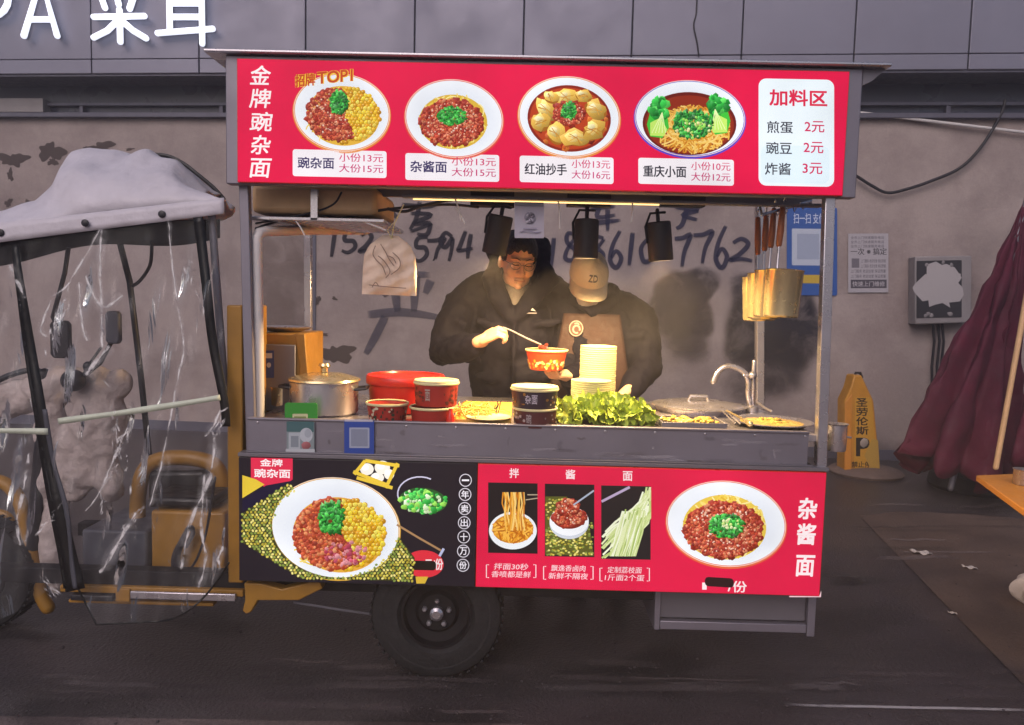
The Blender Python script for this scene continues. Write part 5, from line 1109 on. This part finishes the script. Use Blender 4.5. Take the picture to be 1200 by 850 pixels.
# ================================================================== THE TWO COOKS
REM = lambda v, it=3: (('REMESH', {'mode': 'VOXEL', 'voxel_size': v, 'use_smooth_shade': True}), ('SMOOTH', {'iterations': it}))
_ct = bpy.data.textures.new('jacket_crumple', 'CLOUDS'); _ct.noise_scale = .085; _ct.noise_depth = 3
_ct2 = bpy.data.textures.new('jacket_crease', 'CLOUDS'); _ct2.noise_scale = .03; _ct2.noise_depth = 2
CRUMP = (('DISPLACE', {'texture': _ct, 'strength': .030, 'mid_level': .55, 'texture_coords': 'GLOBAL'}), ('DISPLACE', {'texture': _ct2, 'strength': .005, 'mid_level': .5, 'texture_coords': 'GLOBAL'}))
def head(mb, c, R, s=1.0):
    def T(x, y, z): return c + R @ (Vector((x, y, z)) * s)
    def E(x, y, z, a, b_, d): mb.ell(T(x, y, z), (a * s, b_ * s, d * s), R, 20, 12)
    E(0, .012, .04, .077, .096, .088); E(0, -.012, -.02, .067, .078, .085); E(0, -.038, -.082, .045, .047, .037); E(.03, -.02, -.07, .032, .05, .038); E(-.03, -.02, -.07, .032, .05, .038)
    E(.038, -.062, -.028, .026, .026, .03); E(-.038, -.062, -.028, .026, .026, .03)
    mb.tube([T(0, -.088, .016), T(0, -.100, -.012), T(0, -.108, -.030)], [.008 * s, .010 * s, .0135 * s], 10); E(.013, -.094, -.033, .009, .012, .008); E(-.013, -.094, -.033, .009, .012, .008)
    mb.tube([T(-.046, -.070, .026), T(0, -.086, .024), T(.046, -.070, .026)], .011 * s, 8)
    E(.03, -.076, .006, .017, .012, .012); E(-.03, -.076, .006, .017, .012, .012)
    E(0, -.085, -.062, .024, .012, .0065); E(0, -.083, -.073, .021, .013, .0075); E(0, -.078, -.096, .018, .016, .014)
    for sx in (-1, 1): E(sx * .077, .01, -.012, .012, .021, .033)
    return T
def facial(par, T, R, s, skin_=True):
    b = MB()
    for sx in (-1, 1): b.tube([T(sx * .014, -.089, .004), T(sx * .030, -.0905, .001), T(sx * .044, -.084, .004)], .0017 * s, 6)
    b.build('eye', M['hair'], par)
    b = MB()
    for sx in (-1, 1): b.tube([T(sx * .013, -.093, .027), T(sx * .030, -.092, .034), T(sx * .050, -.078, .029)], [.0018 * s, .0026 * s, .0014 * s], 6)
    b.build('eyebrow', M['hair'], par)
    b = MB(); b.tube([T(-.022, -.0905, -.066), T(0, -.0975, -.067), T(.022, -.0905, -.066)], .0032 * s, 8); b.build('mouth', M['lip'], par)
M['lip'] = mat('lip', '#bd8470', .5)
def hand(mb, wr_, d, up, curl=.9, thumb=1, s=1.0, spread=.0):
    """wr_: wrist point, d: direction of the palm, up: back-of-hand normal, thumb: side sign"""
    d = Vector(d).normalized(); up = Vector(up); up = (up - d * up.dot(d)).normalized(); sd = d.cross(up) * thumb
    mb.tube([wr_ - d * .03 * s, wr_ + d * .005 * s], [.027 * s, .026 * s], 10)
    for o_ in (-.026, -.009, .009, .026): mb.tube([wr_ + sd * o_ * .6 * s, wr_ + d * .045 * s + sd * o_ * .9 * s, wr_ + d * .082 * s + sd * o_ * s], [.018 * s, .0155 * s, .0125 * s], 8)
    for (o_, L) in ((.028, .068), (.0095, .076), (-.0095, .072), (-.027, .056)):
        p = wr_ + d * .082 * s + sd * o_ * s; a = .25; P = [p]
        for k, f_ in enumerate((.45, .32, .23)):
            a += curl * (.6, .9, .6)[k]; dd = d * math.cos(a) - up * math.sin(a) + sd * spread * o_ * 14; P.append(P[-1] + dd * L * f_ * s)
        mb.tube(P, [.0105 * s, .0098 * s, .0088 * s, .0072 * s], 8)
    b0 = wr_ + d * .02 * s + sd * .028 * s; mb.tube([b0, b0 + (d * .6 + sd * .7 - up * .3).normalized() * .036 * s, b0 + (d * .6 + sd * .7 - up * .3).normalized() * .036 * s + (d * .9 - up * .5 - sd * .15).normalized() * .03 * s, b0 + (d * .6 + sd * .7 - up * .3).normalized() * .036 * s + (d * .9 - up * .5 - sd * .15).normalized() * .03 * s + (d * .8 - up * .6 - sd * .4).normalized() * .024 * s], [.0165 * s, .0135 * s, .0115 * s, .009 * s], 8)
def legs(mb, x, Y, hip, r=1.0):
    for sx in (-1, 1): mb.tube([(x + sx * .09, Y, hip), (x + sx * .10, Y - .015, .50), (x + sx * .105, Y + .01, .10)], [.088 * r, .062 * r, .045 * r], 14)
def trousers_shoes(par, x, Y, hip):
    b = MB(); b.ell((x, Y, hip + .02), (.185, .135, .13)); legs(b, x, Y, hip, 1.22); b.build('trousers', M['trouser'], par, ang=180, mods=REM(.012))
    for sx in (-1, 1): b = MB(); b.ell((x + sx * .105, Y - .04, .045), (.05, .13, .045)); b.box((x + sx * .105 - .045, Y - .15, .001), (x + sx * .105 + .045, Y + .07, .02)); b.build('shoe', M['black'], par, ang=180, mods=REM(.008))
# ---- the man with glasses
mx, mY = A(600, 380, 1.08).x, 1.10
man = thing('person', 'man in glasses and black hooded down jacket spooning sauce into a bowl', 'person', (mx, mY, 0))
hc = A(607, 306, 1.0); HR = Euler((math.radians(18), math.radians(4), math.radians(14))).to_matrix(); hs = 1.06
body = MB(); T = head(body, hc, HR, hs)
nk = Vector((hc.x - .005, hc.y + .035, hc.z - .1)); body.tube([Vector((mx, mY - .01, 1.40)), nk], [.062, .058], 14)
body.ell((mx, mY, 1.20), (.17, .11, .25)); body.ell((mx, mY, .95), (.155, .11, .16)); legs(body, mx, mY, .88)
shL = A(541, 358, mY); elL = A(520, 412, .95); wrL = A(566, 400, .73); hdL = A(585, 392, .70)
shR = A(664, 356, mY); elR = A(690, 436, .98); wrR = A(662, 440, .76)
body.tube([shL, elL, wrL], [.05, .042, .028], 12); body.tube([shR, elR, wrR], [.05, .042, .028], 12)
hand(body, A(566, 398, .725), A(590, 386, .69) - A(566, 398, .725), Vector((-.2, -.55, .8)), 1.1, -1, 1.0, .12)
hand(body, A(664, 441, .76), A(640, 437, .72) - A(664, 441, .76) + Vector((0, -.06, -.01)), Vector((0, -.15, -1)), .75, -1, 1.0, .2)
body.build('body', M['skin'], man, ang=180, mods=REM(.0042, 2))
facial(man, T, HR, hs)
# hair: cap of the skull down to the hairline
def hair(par, c, R, s, low_front=.068, low_back=-.07):
    b = MB()
    def fn(u, v):
        t = 2 * PI * u; f_ = .5 + .5 * math.cos(t + PI / 2); lowz = low_back + (low_front - low_back) * (f_ ** 1.3) + .006 * math.sin(17 * t) + (-.012 if abs(math.cos(t)) > .85 else 0)
        ph0 = math.asin(max(-.95, min(.95, (lowz - .04) / .094))); ph = ph0 + (PI / 2 - ph0) * v
        k = 1.07 + .012 * math.sin(9 * t + 14 * v) + .012 * math.sin(23 * t - 5 * v)
        return c + R @ (Vector((.077 * k * math.cos(ph) * math.cos(t), .012 + .096 * k * math.cos(ph) * math.sin(t), .04 + .09 * k * math.sin(ph))) * s)
    b.grid(fn, 72, 14); b.build('hair', M['hair'], par, ang=180, mods=(('SOLIDIFY', {'thickness': .012, 'offset': -.5}),))
hair(man, hc, HR, hs)
b = MB()
for sx in (-1, 1):
    P = [T(sx * .031 + .024 * math.cos(2 * PI * k / 20), -.104 + .005 * (k % 2 == 9) + .012 * (abs(.024 * math.cos(2 * PI * k / 20) + .031) / .055) ** 3, .002 + .017 * math.sin(2 * PI * k / 20)) for k in range(21)]
    b.tube(P, .0013, 6, cap=False); b.tube([T(sx * .055, -.094, .008), T(sx * .078, -.03, .006), T(sx * .080, .01, -.002)], .0014, 6)
b.tube([T(-.008, -.106, .006), T(0, -.109, .009), T(.008, -.106, .006)], .0013, 6); b.build('glasses', M['dull_steel'], man)
b = MB(); b.tube([A(601, 368, mY - .135), A(604, 345, mY - .10), A(606, 330, mY - .06)], [.02, .055, .070], 16); b.build('sweater', M['shirt'], man, ang=180, mods=REM(.008))
jk = MB(); zc = lambda y: A(600, y, mY).z
jk.ell((mx, mY, zc(392)), (.215, .165, .25)); jk.ell((mx, mY + .01, zc(440)), (.215, .165, .25)); jk.ell((mx, mY + .01, .84), (.21, .16, .17)); jk.ell((mx, mY + .02, zc(358)), (.20, .12, .08))
jk.tube([A(583, 326, mY + .03), A(562, 340, mY + .02), shL, (shL + elL) / 2, elL + Vector((0, .01, 0)), A(540, 408, .86), A(556, 405, .775)], [.06, .085, .095, .092, .08, .07, .058], 20); jk.tube([A(632, 326, mY + .03), A(645, 340, mY + .02), shR, (shR + elR) / 2, elR, A(668, 441, .80)], [.06, .085, .095, .092, .08, .056], 20)
for k, P in enumerate(([A(583, 306, 1.06), A(576, 326, 1.0), A(586, 350, .955), A(598, 370, .94)], [A(632, 306, 1.06), A(642, 326, 1.0), A(624, 350, .95), A(604, 372, .94)])): jk.tube(P, [.042, .055, .05, .034], 12)
jk.tube([A(583, 306, 1.07), A(580, 290, 1.16), A(605, 284, 1.22), A(634, 290, 1.16), A(634, 306, 1.07)], [.045, .06, .07, .06, .045], 12); jk.ell(A(607, 318, 1.22), (.15, .08, .11))
jk.tube([A(603, 380, .925), A(601, 430, .925), A(600, 475, .93)], [.012, .012, .012], 8)
# folds
for (x, y, x2, y2) in ((530, 375, 545, 380), (525, 392, 545, 398), (540, 415, 560, 422), (560, 375, 590, 385), (620, 380, 655, 376), (560, 440, 590, 446), (615, 445, 650, 440)):
    jk.tube([A(x, y, .965), A((x + x2) / 2, (y + y2) / 2 + 1, .95), A(x2, y2, .965)], [.018, .026, .018], 8)
J = jk.build('jacket', M['jacket'], man, ang=180, mods=REM(.009, 6) + CRUMP)
b = MB(); p = Pic(lambda x, y, l: A(x, y, .918 - l), 4e-5); p.poly([(616, 365), (620, 361), (622, 364), (624, 361), (628, 365), (622, 364)], '#b9b5bd'); p.rect(614, 366.5, 629, 367.8, '#8d8992'); p.build('chest_logo', M['print'], J)
trousers_shoes(man, mx, mY, .88)
# spoon and the bowl he holds
b = MB(); b.tube([A(590, 384, .68), A(598, 387, .68), A(618, 397, .68), A(634, 404, .685)], .0042, 8); b.ell(A(637, 408, .69), (.022, .018, .012)); sp_ = thing('spoon', 'long steel spoon with minced meat held over the bowl', 'spoon', A(637, 410, .69)); b.build('spoon_body', M['dull_steel'], sp_)
b = MB()
for k in range(26): b.ell(A(636.5, 408, .685) + Vector((rnd.gauss(0, .008), rnd.gauss(0, .008), rnd.gauss(0, .011))), (.009, .009, .008), None, 8, 6)
b.build('minced_meat', M['meat'], sp_)
c = A(640, 433, .68); c = Vector((c.x, .68, c.z))
M['bowl_orange'] = mat('bowl_orange', '#c1401a', .45, 0, .12)
def hb(p):
    r = random.Random(4)
    for k in range(60): p.ell(r.uniform(-90, 90), r.uniform(.1, .5), r.uniform(3, 7), r.uniform(.05, .1), r.choice(['#e8b23a', '#f0d080', '#d8741c', '#f3e0b0']), 0, 9)
paper_bowl(c, .072, .092, .085, 'bowl_orange', 'cream', 'serving_bowl', 'orange printed paper bowl held in the cook\'s hand', 'noodle', hb)
# ---- the second cook in the cream cap
wx, wY = A(708, 380, 1.12).x, 1.14
wo = thing('person', 'person in cream cap and black jacket with brown apron looking down', 'person', (wx, wY, 0))
hc = A(689, 330, 1.0); HR = Euler((math.radians(42), 0, math.radians(6))).to_matrix(); hs = .98
body = MB(); T = head(body, hc, HR, hs)
body.tube([Vector((wx - .02, wY, 1.34)), Vector((hc.x + .005, hc.y + .07, hc.z - .06))], [.056, .052], 14)
body.ell((wx, wY, 1.15), (.155, .10, .23)); body.ell((wx, wY, .93), (.15, .11, .15)); legs(body, wx, wY, .86, .95)
s1 = A(664, 366, wY); e1 = A(668, 438, 1.0); h1_ = A(690, 470, .86); s2 = A(750, 372, wY); e2 = A(757, 432, 1.02); h2_ = A(728, 466, .84)
body.tube([s1, e1, h1_], [.045, .038, .026], 12); body.tube([s2, e2, h2_], [.045, .038, .026], 12)
hand(body, h1_, Vector((.4, -.8, -.4)), Vector((0, -.3, 1)), .7, 1, .95); hand(body, h2_, Vector((-.4, -.8, -.4)), Vector((0, -.3, 1)), .7, -1, .95)
body.build('body', M['skin'], wo, ang=180, mods=REM(.0045, 2)); facial(wo, T, HR, hs); hair(wo, hc, HR, hs, .02, -.09)
# cap
cp_ = MB()
def crown(u, v):
    t = 2 * PI * u; ph = -.10 + (PI / 2 + .10) * v; k = 1.13
    return hc + HR @ (Vector((.079 * k * math.cos(ph) * math.cos(t), .010 + .098 * k * math.cos(ph) * math.sin(t), .042 + .098 * k * math.sin(ph) + .003 * math.sin(3 * t) ** 2)) * hs)
cp_.grid(crown, 48, 14); capo = cp_.build('cap', M['cap'], wo, ang=180, mods=(('SOLIDIFY', {'thickness': .006, 'offset': 1}),))
b = MB()
def brim(u, v):
    a = math.radians(-162 + 144 * u); k = 1.14; rx, ry = .079 * k, .098 * k; e = .078 * math.sin(PI * u) ** .6 * v
    return hc + HR @ (Vector((rx * math.cos(a) * (1 + .05 * v), .010 + ry * math.sin(a) - e, .036 - .012 * v - .020 * v * math.cos(PI * (u - .5) * 1) * 0 - .55 * (rx * math.cos(a)) ** 2 / rx * v)) * hs)
b.grid(brim, 30, 8); b.build('brim', M['cap'], capo, ang=180, mods=(('SOLIDIFY', {'thickness': .005}),))
b = MB(); b.ell(hc + HR @ Vector((0, .01, .155)) * hs, (.009, .009, .006)); b.build('button', M['cap'], capo)
def cpl(x, y, l):                                   # logo plane wrapped on the front of the crown
    t = math.radians(-90 + x); ph = y; k = 1.22 + l * 8
    return hc + HR @ (Vector((.079 * k * math.cos(ph) * math.cos(t), .010 + .098 * k * math.cos(ph) * math.sin(t), .042 + .098 * k * math.sin(ph))) * hs)
p = Pic(cpl, 5e-5); p.text('Z', -15, .62, -2, .34, '#33261f', .06); p.text('D', 0, .62, 14, .34, '#33261f', .06); p.build('lettering', M['print'], capo)
b = MB(); b.ell(T(0, -.062, -.058), (.056, .052, .050), HR); b.build('face_mask', M['mask'], wo, ang=180)
for sx in (-1, 1): b = MB(); b.tube([T(sx * .05, -.07, -.04), T(sx * .078, -.01, -.01)], .0016, 5); b.build('mask_loop', M['mask'], wo)
jk = MB(); zc = lambda y: A(708, y, wY).z
jk.ell((wx, wY, zc(402)), (.195, .15, .23)); jk.ell((wx, wY + .01, zc(450)), (.20, .15, .22)); jk.ell((wx, wY + .01, .80), (.19, .15, .15)); jk.ell((wx + .005, wY + .03, zc(374)), (.17, .11, .08))
jk.tube([A(680, 350, wY + .03), A(671, 360, wY), s1, (s1 + e1) / 2, e1, A(684, 466, .90)], [.055, .08, .088, .084, .075, .05], 20); jk.tube([A(706, 350, wY + .03), A(730, 358, wY + .02), s2, (s2 + e2) / 2, e2, A(733, 464, .89)], [.055, .08, .09, .088, .08, .052], 20)
jk.tube([A(672, 352, 1.02), A(668, 342, 1.12), A(692, 334, 1.22), A(718, 342, 1.12), A(716, 354, 1.02), A(694, 366, .97), A(672, 352, 1.02)], [.035, .045, .05, .045, .036, .03, .035], 12)
for (x, y, x2, y2) in ((735, 395, 765, 390), (738, 415, 768, 410), (742, 432, 768, 430), (735, 450, 755, 446), (655, 390, 672, 394), (655, 412, 672, 416)):
    jk.tube([A(x, y, 1.03), A((x + x2) / 2, (y + y2) / 2 + 1, 1.0), A(x2, y2, 1.04)], [.02, .03, .02], 8)
J2 = jk.build('jacket', M['jacket'], wo, ang=180, mods=REM(.009, 6) + CRUMP)
def apr(u, v):
    x = -.125 + .25 * u; z = zc(368) + (.70 - zc(368)) * v; k = .14 + .06 * min(1, v * 2)
    return Vector((A(690, 380, wY).x + x * (k / .13), wY - .172 - .01 * math.sin(PI * min(1, v * 1.5)) + 1.4 * x * x + .004 * math.sin(30 * x + 6 * v), z))
b = MB().grid(apr, 24, 40); ap_ = b.build('apron', M['apron'], wo, ang=180, mods=(('SOLIDIFY', {'thickness': .004}),))
q = A(675, 385, wY - .19)
p = Pic(lambda x, y, l: q + Vector(((x) * .001, -.004 - l, -(y) * .001)), 5e-5); p.ell(0, 0, 34, 38, '#b39a90', 0, 30); p.ell(0, 0, 29, 33, '#5a382f', 0, 30); p.strand(arc(2, 4, 16, 18, 60, 380, 14), 8, '#b39a90'); p.strand([(-8, -22), (4, -26), (14, -18)], 7, '#b39a90'); p.build('badge', M['print'], ap_)
trousers_shoes(wo, wx, wY, .86)
# ================================================================== RIGHT SIDE: stand, parasol, table
st_ = thing('warning_stand', 'yellow upright warning stand with black Chinese lettering and round base near wall', 'warning sign', G(1010, 558))
o0 = G(1010, 555); dY = o0.y
def S2(x, y, dy=0): return A(x, y, dY - .09 + dy)
b = MB(); b.prism([S2(989, 553), S2(1032, 553), S2(1024, 470), S2(1016, 453), S2(1010, 440), S2(1001, 440), S2(997, 455), S2(990, 470)], (0, .16, 0)); b.build('board', M['yellow_sign'], st_, bevel=.012)
b = MB(); b.prism([S2(989, 553, -.002), S2(997, 553, -.002), S2(998, 462, -.002), S2(990, 472, -.002)], (0, -.012, 0)); b.build('side_rib', M['orange_wood'], st_, bevel=.004)
b = MB(); b.tube([S2(1001, 442, .08), S2(1003, 437, .08), S2(1008, 437, .08), S2(1010, 442, .08)], .012, 8); b.build('grip', M['black'], st_)
b = MB(); b.lathe([(0, .0), (.30, .0), (.31, .02), (.28, .045), (.1, .07), (0, .07)], (o0.x + .03, dY, .001), 36); b.build('base', M['base_grey'], st_)
p = Pic(lambda x, y, l: A(x, y, dY - .0925 - l), 4e-5); p.poly([(1001, 549), (1028, 549), (1021, 466), (1002, 466)], '#d8a033')
for k, ch in enumerate('圣劳伦斯'): p.text(ch, 1003.5, 467 + k * 11, 1016.5 + k * .4, 476.5 + k * 11, '#1c1712', .025)
p.text('P', 1004, 514, 1018, 534, '#1c1712', .05); p.blob(1012, 519, 5, '#b8aca4', 8)
p.text('禁止停车', 998, 541, 1028, 548, '#3a2a12', .02); p.poly([(1013, 534), (1022, 514), (1029, 516), (1031, 550), (1020, 549)], '#caa24a')
p.build('lettering', M['print'], st_)
# folded parasol leaning at the right
pa = thing('folded_parasol', 'maroon market parasol folded and leaning beside the wall', 'parasol', G(1165, 566))
def parasol(ax, bx_, rad, n=72, ns=20):
    ax = Vector(ax); bx_ = Vector(bx_); d = (bx_ - ax).normalized(); a = d.cross(Vector((0, 1, 0))).normalized(); q = a.cross(d); L = (bx_ - ax).length
    def fn(u, v):
        t = 2 * PI * u; fold = .5 + .5 * math.cos(9 * t + 1.9 * math.sin(2 * t + 1) + 1.1 * math.sin(3 * v + t))
        r = rad * (.04 + .96 * v ** 1.05) * (.50 + .5 * fold ** .8) * (1 + .10 * math.sin(3 * t + 5 * v) + .05 * math.sin(7 * t - 9 * v))
        dip = (.10 * rad * math.sin(8 * t) + .12 * rad * math.sin(3 * t + 1)) * v ** 3
        return ax + d * (L * v + dip) + a * r * math.cos(t) * .9 + q * r * math.sin(t) * .55
    return MB().grid(fn, n, ns)
pY = 3.05
top = A(1203, 236, pY + .3); foot = A(1119, 553, pY)
b = parasol(top, foot, .50, 120, 24); _pt = bpy.data.textures.new('cloth_sag', 'CLOUDS'); _pt.noise_scale = .3; _pt.noise_depth = 2
b.build('canopy', M['maroon'], pa, ang=70, mods=(('DISPLACE', {'texture': _pt, 'strength': .13, 'mid_level': .5, 'texture_coords': 'GLOBAL'}), ('SOLIDIFY', {'thickness': .006}),))
b = MB(); b.tube([top + (top - foot) * .04, foot + (foot - top) * .06], .022, 10); b.build('pole', M['dull_steel'], pa)
gq = G(1160, 585); b = MB(); b.lathe([(0, 0), (.34, 0), (.36, .03), (.34, .12), (.26, .17), (.08, .19), (0, .19)], (gq.x + .1, gq.y + .35, .001), 32); b.build('base', M['underbody'], pa)
pb = thing('parasol_skirt', 'second maroon parasol cloth hanging beyond the wooden pole at picture edge', 'parasol', G(1215, 575))
b = parasol(A(1250, 190, 2.6), A(1228, 548, 2.5), .26, 90, 20); b.build('canopy', M['maroon'], pb, ang=70, mods=(('SOLIDIFY', {'thickness': .006}),))
b = MB(); b.tube([A(1167, 548, 2.35), A(1199, 370, 2.5), A(1226, 215, 2.62)], .018, 10); b.build('pole', M['wood'], pb)
# eating table at the right edge with a steel cup
zt_ = .75
tb = thing('dining_table', 'orange laminate folding table at the right edge of the street', 'table', G(1300, 760))
c0 = G(1144, 557, zt_); c1 = G(1262, 642, zt_); ex = Vector((1.0, .0, 0)); 
P = [c0, c1, c1 + Vector((1.2, .35, 0)), c0 + Vector((1.2, .3, 0))]
b = MB(); b.prism([Vector((p.x, p.y, zt_ - .025)) for p in P], (0, 0, .025)); b.build('tabletop', M['orange_wood'], tb, bevel=.004)
ctr = (P[0] + P[1] + P[2] + P[3]) / 4
for p in P:
    q = p + (ctr - p) * .45; b = MB(); b.tube([Vector((q.x, q.y, zt_ - .03)), Vector((q.x, q.y, .012))], .014, 8); b.build('leg', M['dark_metal'], tb)
cp = G(1197, 568, zt_); b = MB(); b.lathe([(0, 0), (.034, 0), (.036, .003), (.036, .058), (.039, .062), (.034, .062), (.033, .008), (0, .008)], (cp.x + .005, cp.y, zt_ + .001), 28, close=False)
tag(b.build('steel_cup', M['steel']), 'small steel cup standing on the orange table', 'cup')
# crumpled bag under the table
r3 = random.Random(2); b = MB(); c = G(1198, 710)
def bagf(u, v):
    t = 2 * PI * u; ph = PI * v; r = .095 * (1 + .22 * math.sin(5 * t + 3 * v) + .14 * math.sin(9 * t - 7 * v)) * math.sin(ph) ** .7
    return Vector((c.x + .075 + r * math.cos(t) * 1.0, c.y + r * math.sin(t), .075 - .07 * math.cos(ph) * (1 + .2 * math.sin(3 * t))))
b.grid(bagf, 40, 14); tag(b.build('plastic_bag', M['canvas'], ang=50), 'crumpled pale plastic bag on pavement under the orange table', 'bag')
for i, (x, y, s, l) in enumerate([(1079, 650, 9, 'folded strip of white paper litter lying nearest the warning stand'), (1136, 667, 6, 'crumpled bit of white litter in middle of the pavement'), (1116, 720, 3, 'tiny white crumb of litter at the asphalt edge')]):
    q = G(x, y); b = MB(); k = s / 230
    def lf(u, v, q=q, k=k, i=i): return Vector((q.x + (u - .5) * 2.4 * k, q.y + (v - .5) * 1.5 * k + (u - .5) * -k * .8, .006 + k * (.25 + .25 * math.sin(9 * u + i) * math.cos(7 * v))))
    b.grid(lf, 8, 5); tag(b.build('litter_scrap', M['litter'], mods=(('SOLIDIFY', {'thickness': .002}),)), l, 'litter', 'white litter on the pavement')
# ------------------------------------------------------------------ haze volume added to give lens bloom and lift the blacks
mh = bpy.data.materials.new('bloom_haze'); mh.use_nodes = True; t = mh.node_tree
for n in list(t.nodes):
    if n.type == 'BSDF_PRINCIPLED': t.nodes.remove(n)
vp = t.nodes.new('ShaderNodeVolumePrincipled'); vp.inputs['Color'].default_value = (.92, .88, .95, 1); vp.inputs['Density'].default_value = .014; vp.inputs['Anisotropy'].default_value = .2
t.links.new(vp.outputs[0], [n for n in t.nodes if n.type == 'OUTPUT_MATERIAL'][0].inputs['Volume'])
b = MB(); b.box((-90, -90, -1), (90, 90, 9)); o = b.build('bloom_haze', mh, origin=(0, 0, -1), smooth=False); tag(o, kind='stuff')
# ------------------------------------------------------------------ steam rising off the cooking pans
m = bpy.data.materials.new('steam'); m.use_nodes = True; t = m.node_tree; N = t.nodes; L = t.links
for n in list(N):
    if n.type == 'BSDF_PRINCIPLED': N.remove(n)
out = [n for n in N if n.type == 'OUTPUT_MATERIAL'][0]
vol = N.new('ShaderNodeVolumePrincipled'); vol.inputs['Color'].default_value = (.93, .92, .95, 1); vol.inputs['Anisotropy'].default_value = .3
tc = N.new('ShaderNodeTexCoord'); mp = N.new('ShaderNodeMapping'); mp.inputs['Scale'].default_value = (1.6, 1.6, .8); L.new(tc.outputs['Object'], mp.inputs[0])
no = N.new('ShaderNodeTexNoise'); no.inputs['Scale'].default_value = 2.6; no.inputs['Detail'].default_value = 3; no.inputs['Distortion'].default_value = .8; L.new(mp.outputs[0], no.inputs[0])
mr = N.new('ShaderNodeMapRange'); mr.inputs[1].default_value = .42; mr.inputs[2].default_value = .72; mr.inputs[3].default_value = 0; mr.inputs[4].default_value = .8; L.new(no.outputs[0], mr.inputs[0])
g = N.new('ShaderNodeVectorMath'); g.operation = 'LENGTH'; m2 = N.new('ShaderNodeMapping'); m2.inputs['Scale'].default_value = (1 / .62, 1 / .5, 1 / .52); L.new(tc.outputs['Object'], m2.inputs[0]); L.new(m2.outputs[0], g.inputs[0])
fa = N.new('ShaderNodeMapRange'); fa.inputs[1].default_value = 1; fa.inputs[2].default_value = .2; L.new(g.outputs['Value'], fa.inputs[0])
mu = N.new('ShaderNodeMath'); mu.operation = 'MULTIPLY'; L.new(mr.outputs[0], mu.inputs[0]); L.new(fa.outputs[0], mu.inputs[1]); L.new(mu.outputs[0], vol.inputs['Density'])
L.new(vol.outputs[0], out.inputs['Volume'])
b = MB(); b.ell((1.72, .95, 1.50), (.62, .5, .51), None, 24, 14); o = b.build('steam', m, origin=(1.72, .95, 1.50)); tag(o, kind='stuff')
# ------------------------------------------------------------------ tidy up
bpy.data.objects.remove(_to); bpy.data.curves.remove(_tc)
for o in list(COL.objects):
    if o.parent is None and o.type in ('MESH', 'EMPTY') and 'kind' not in o: o['kind'] = 'thing'
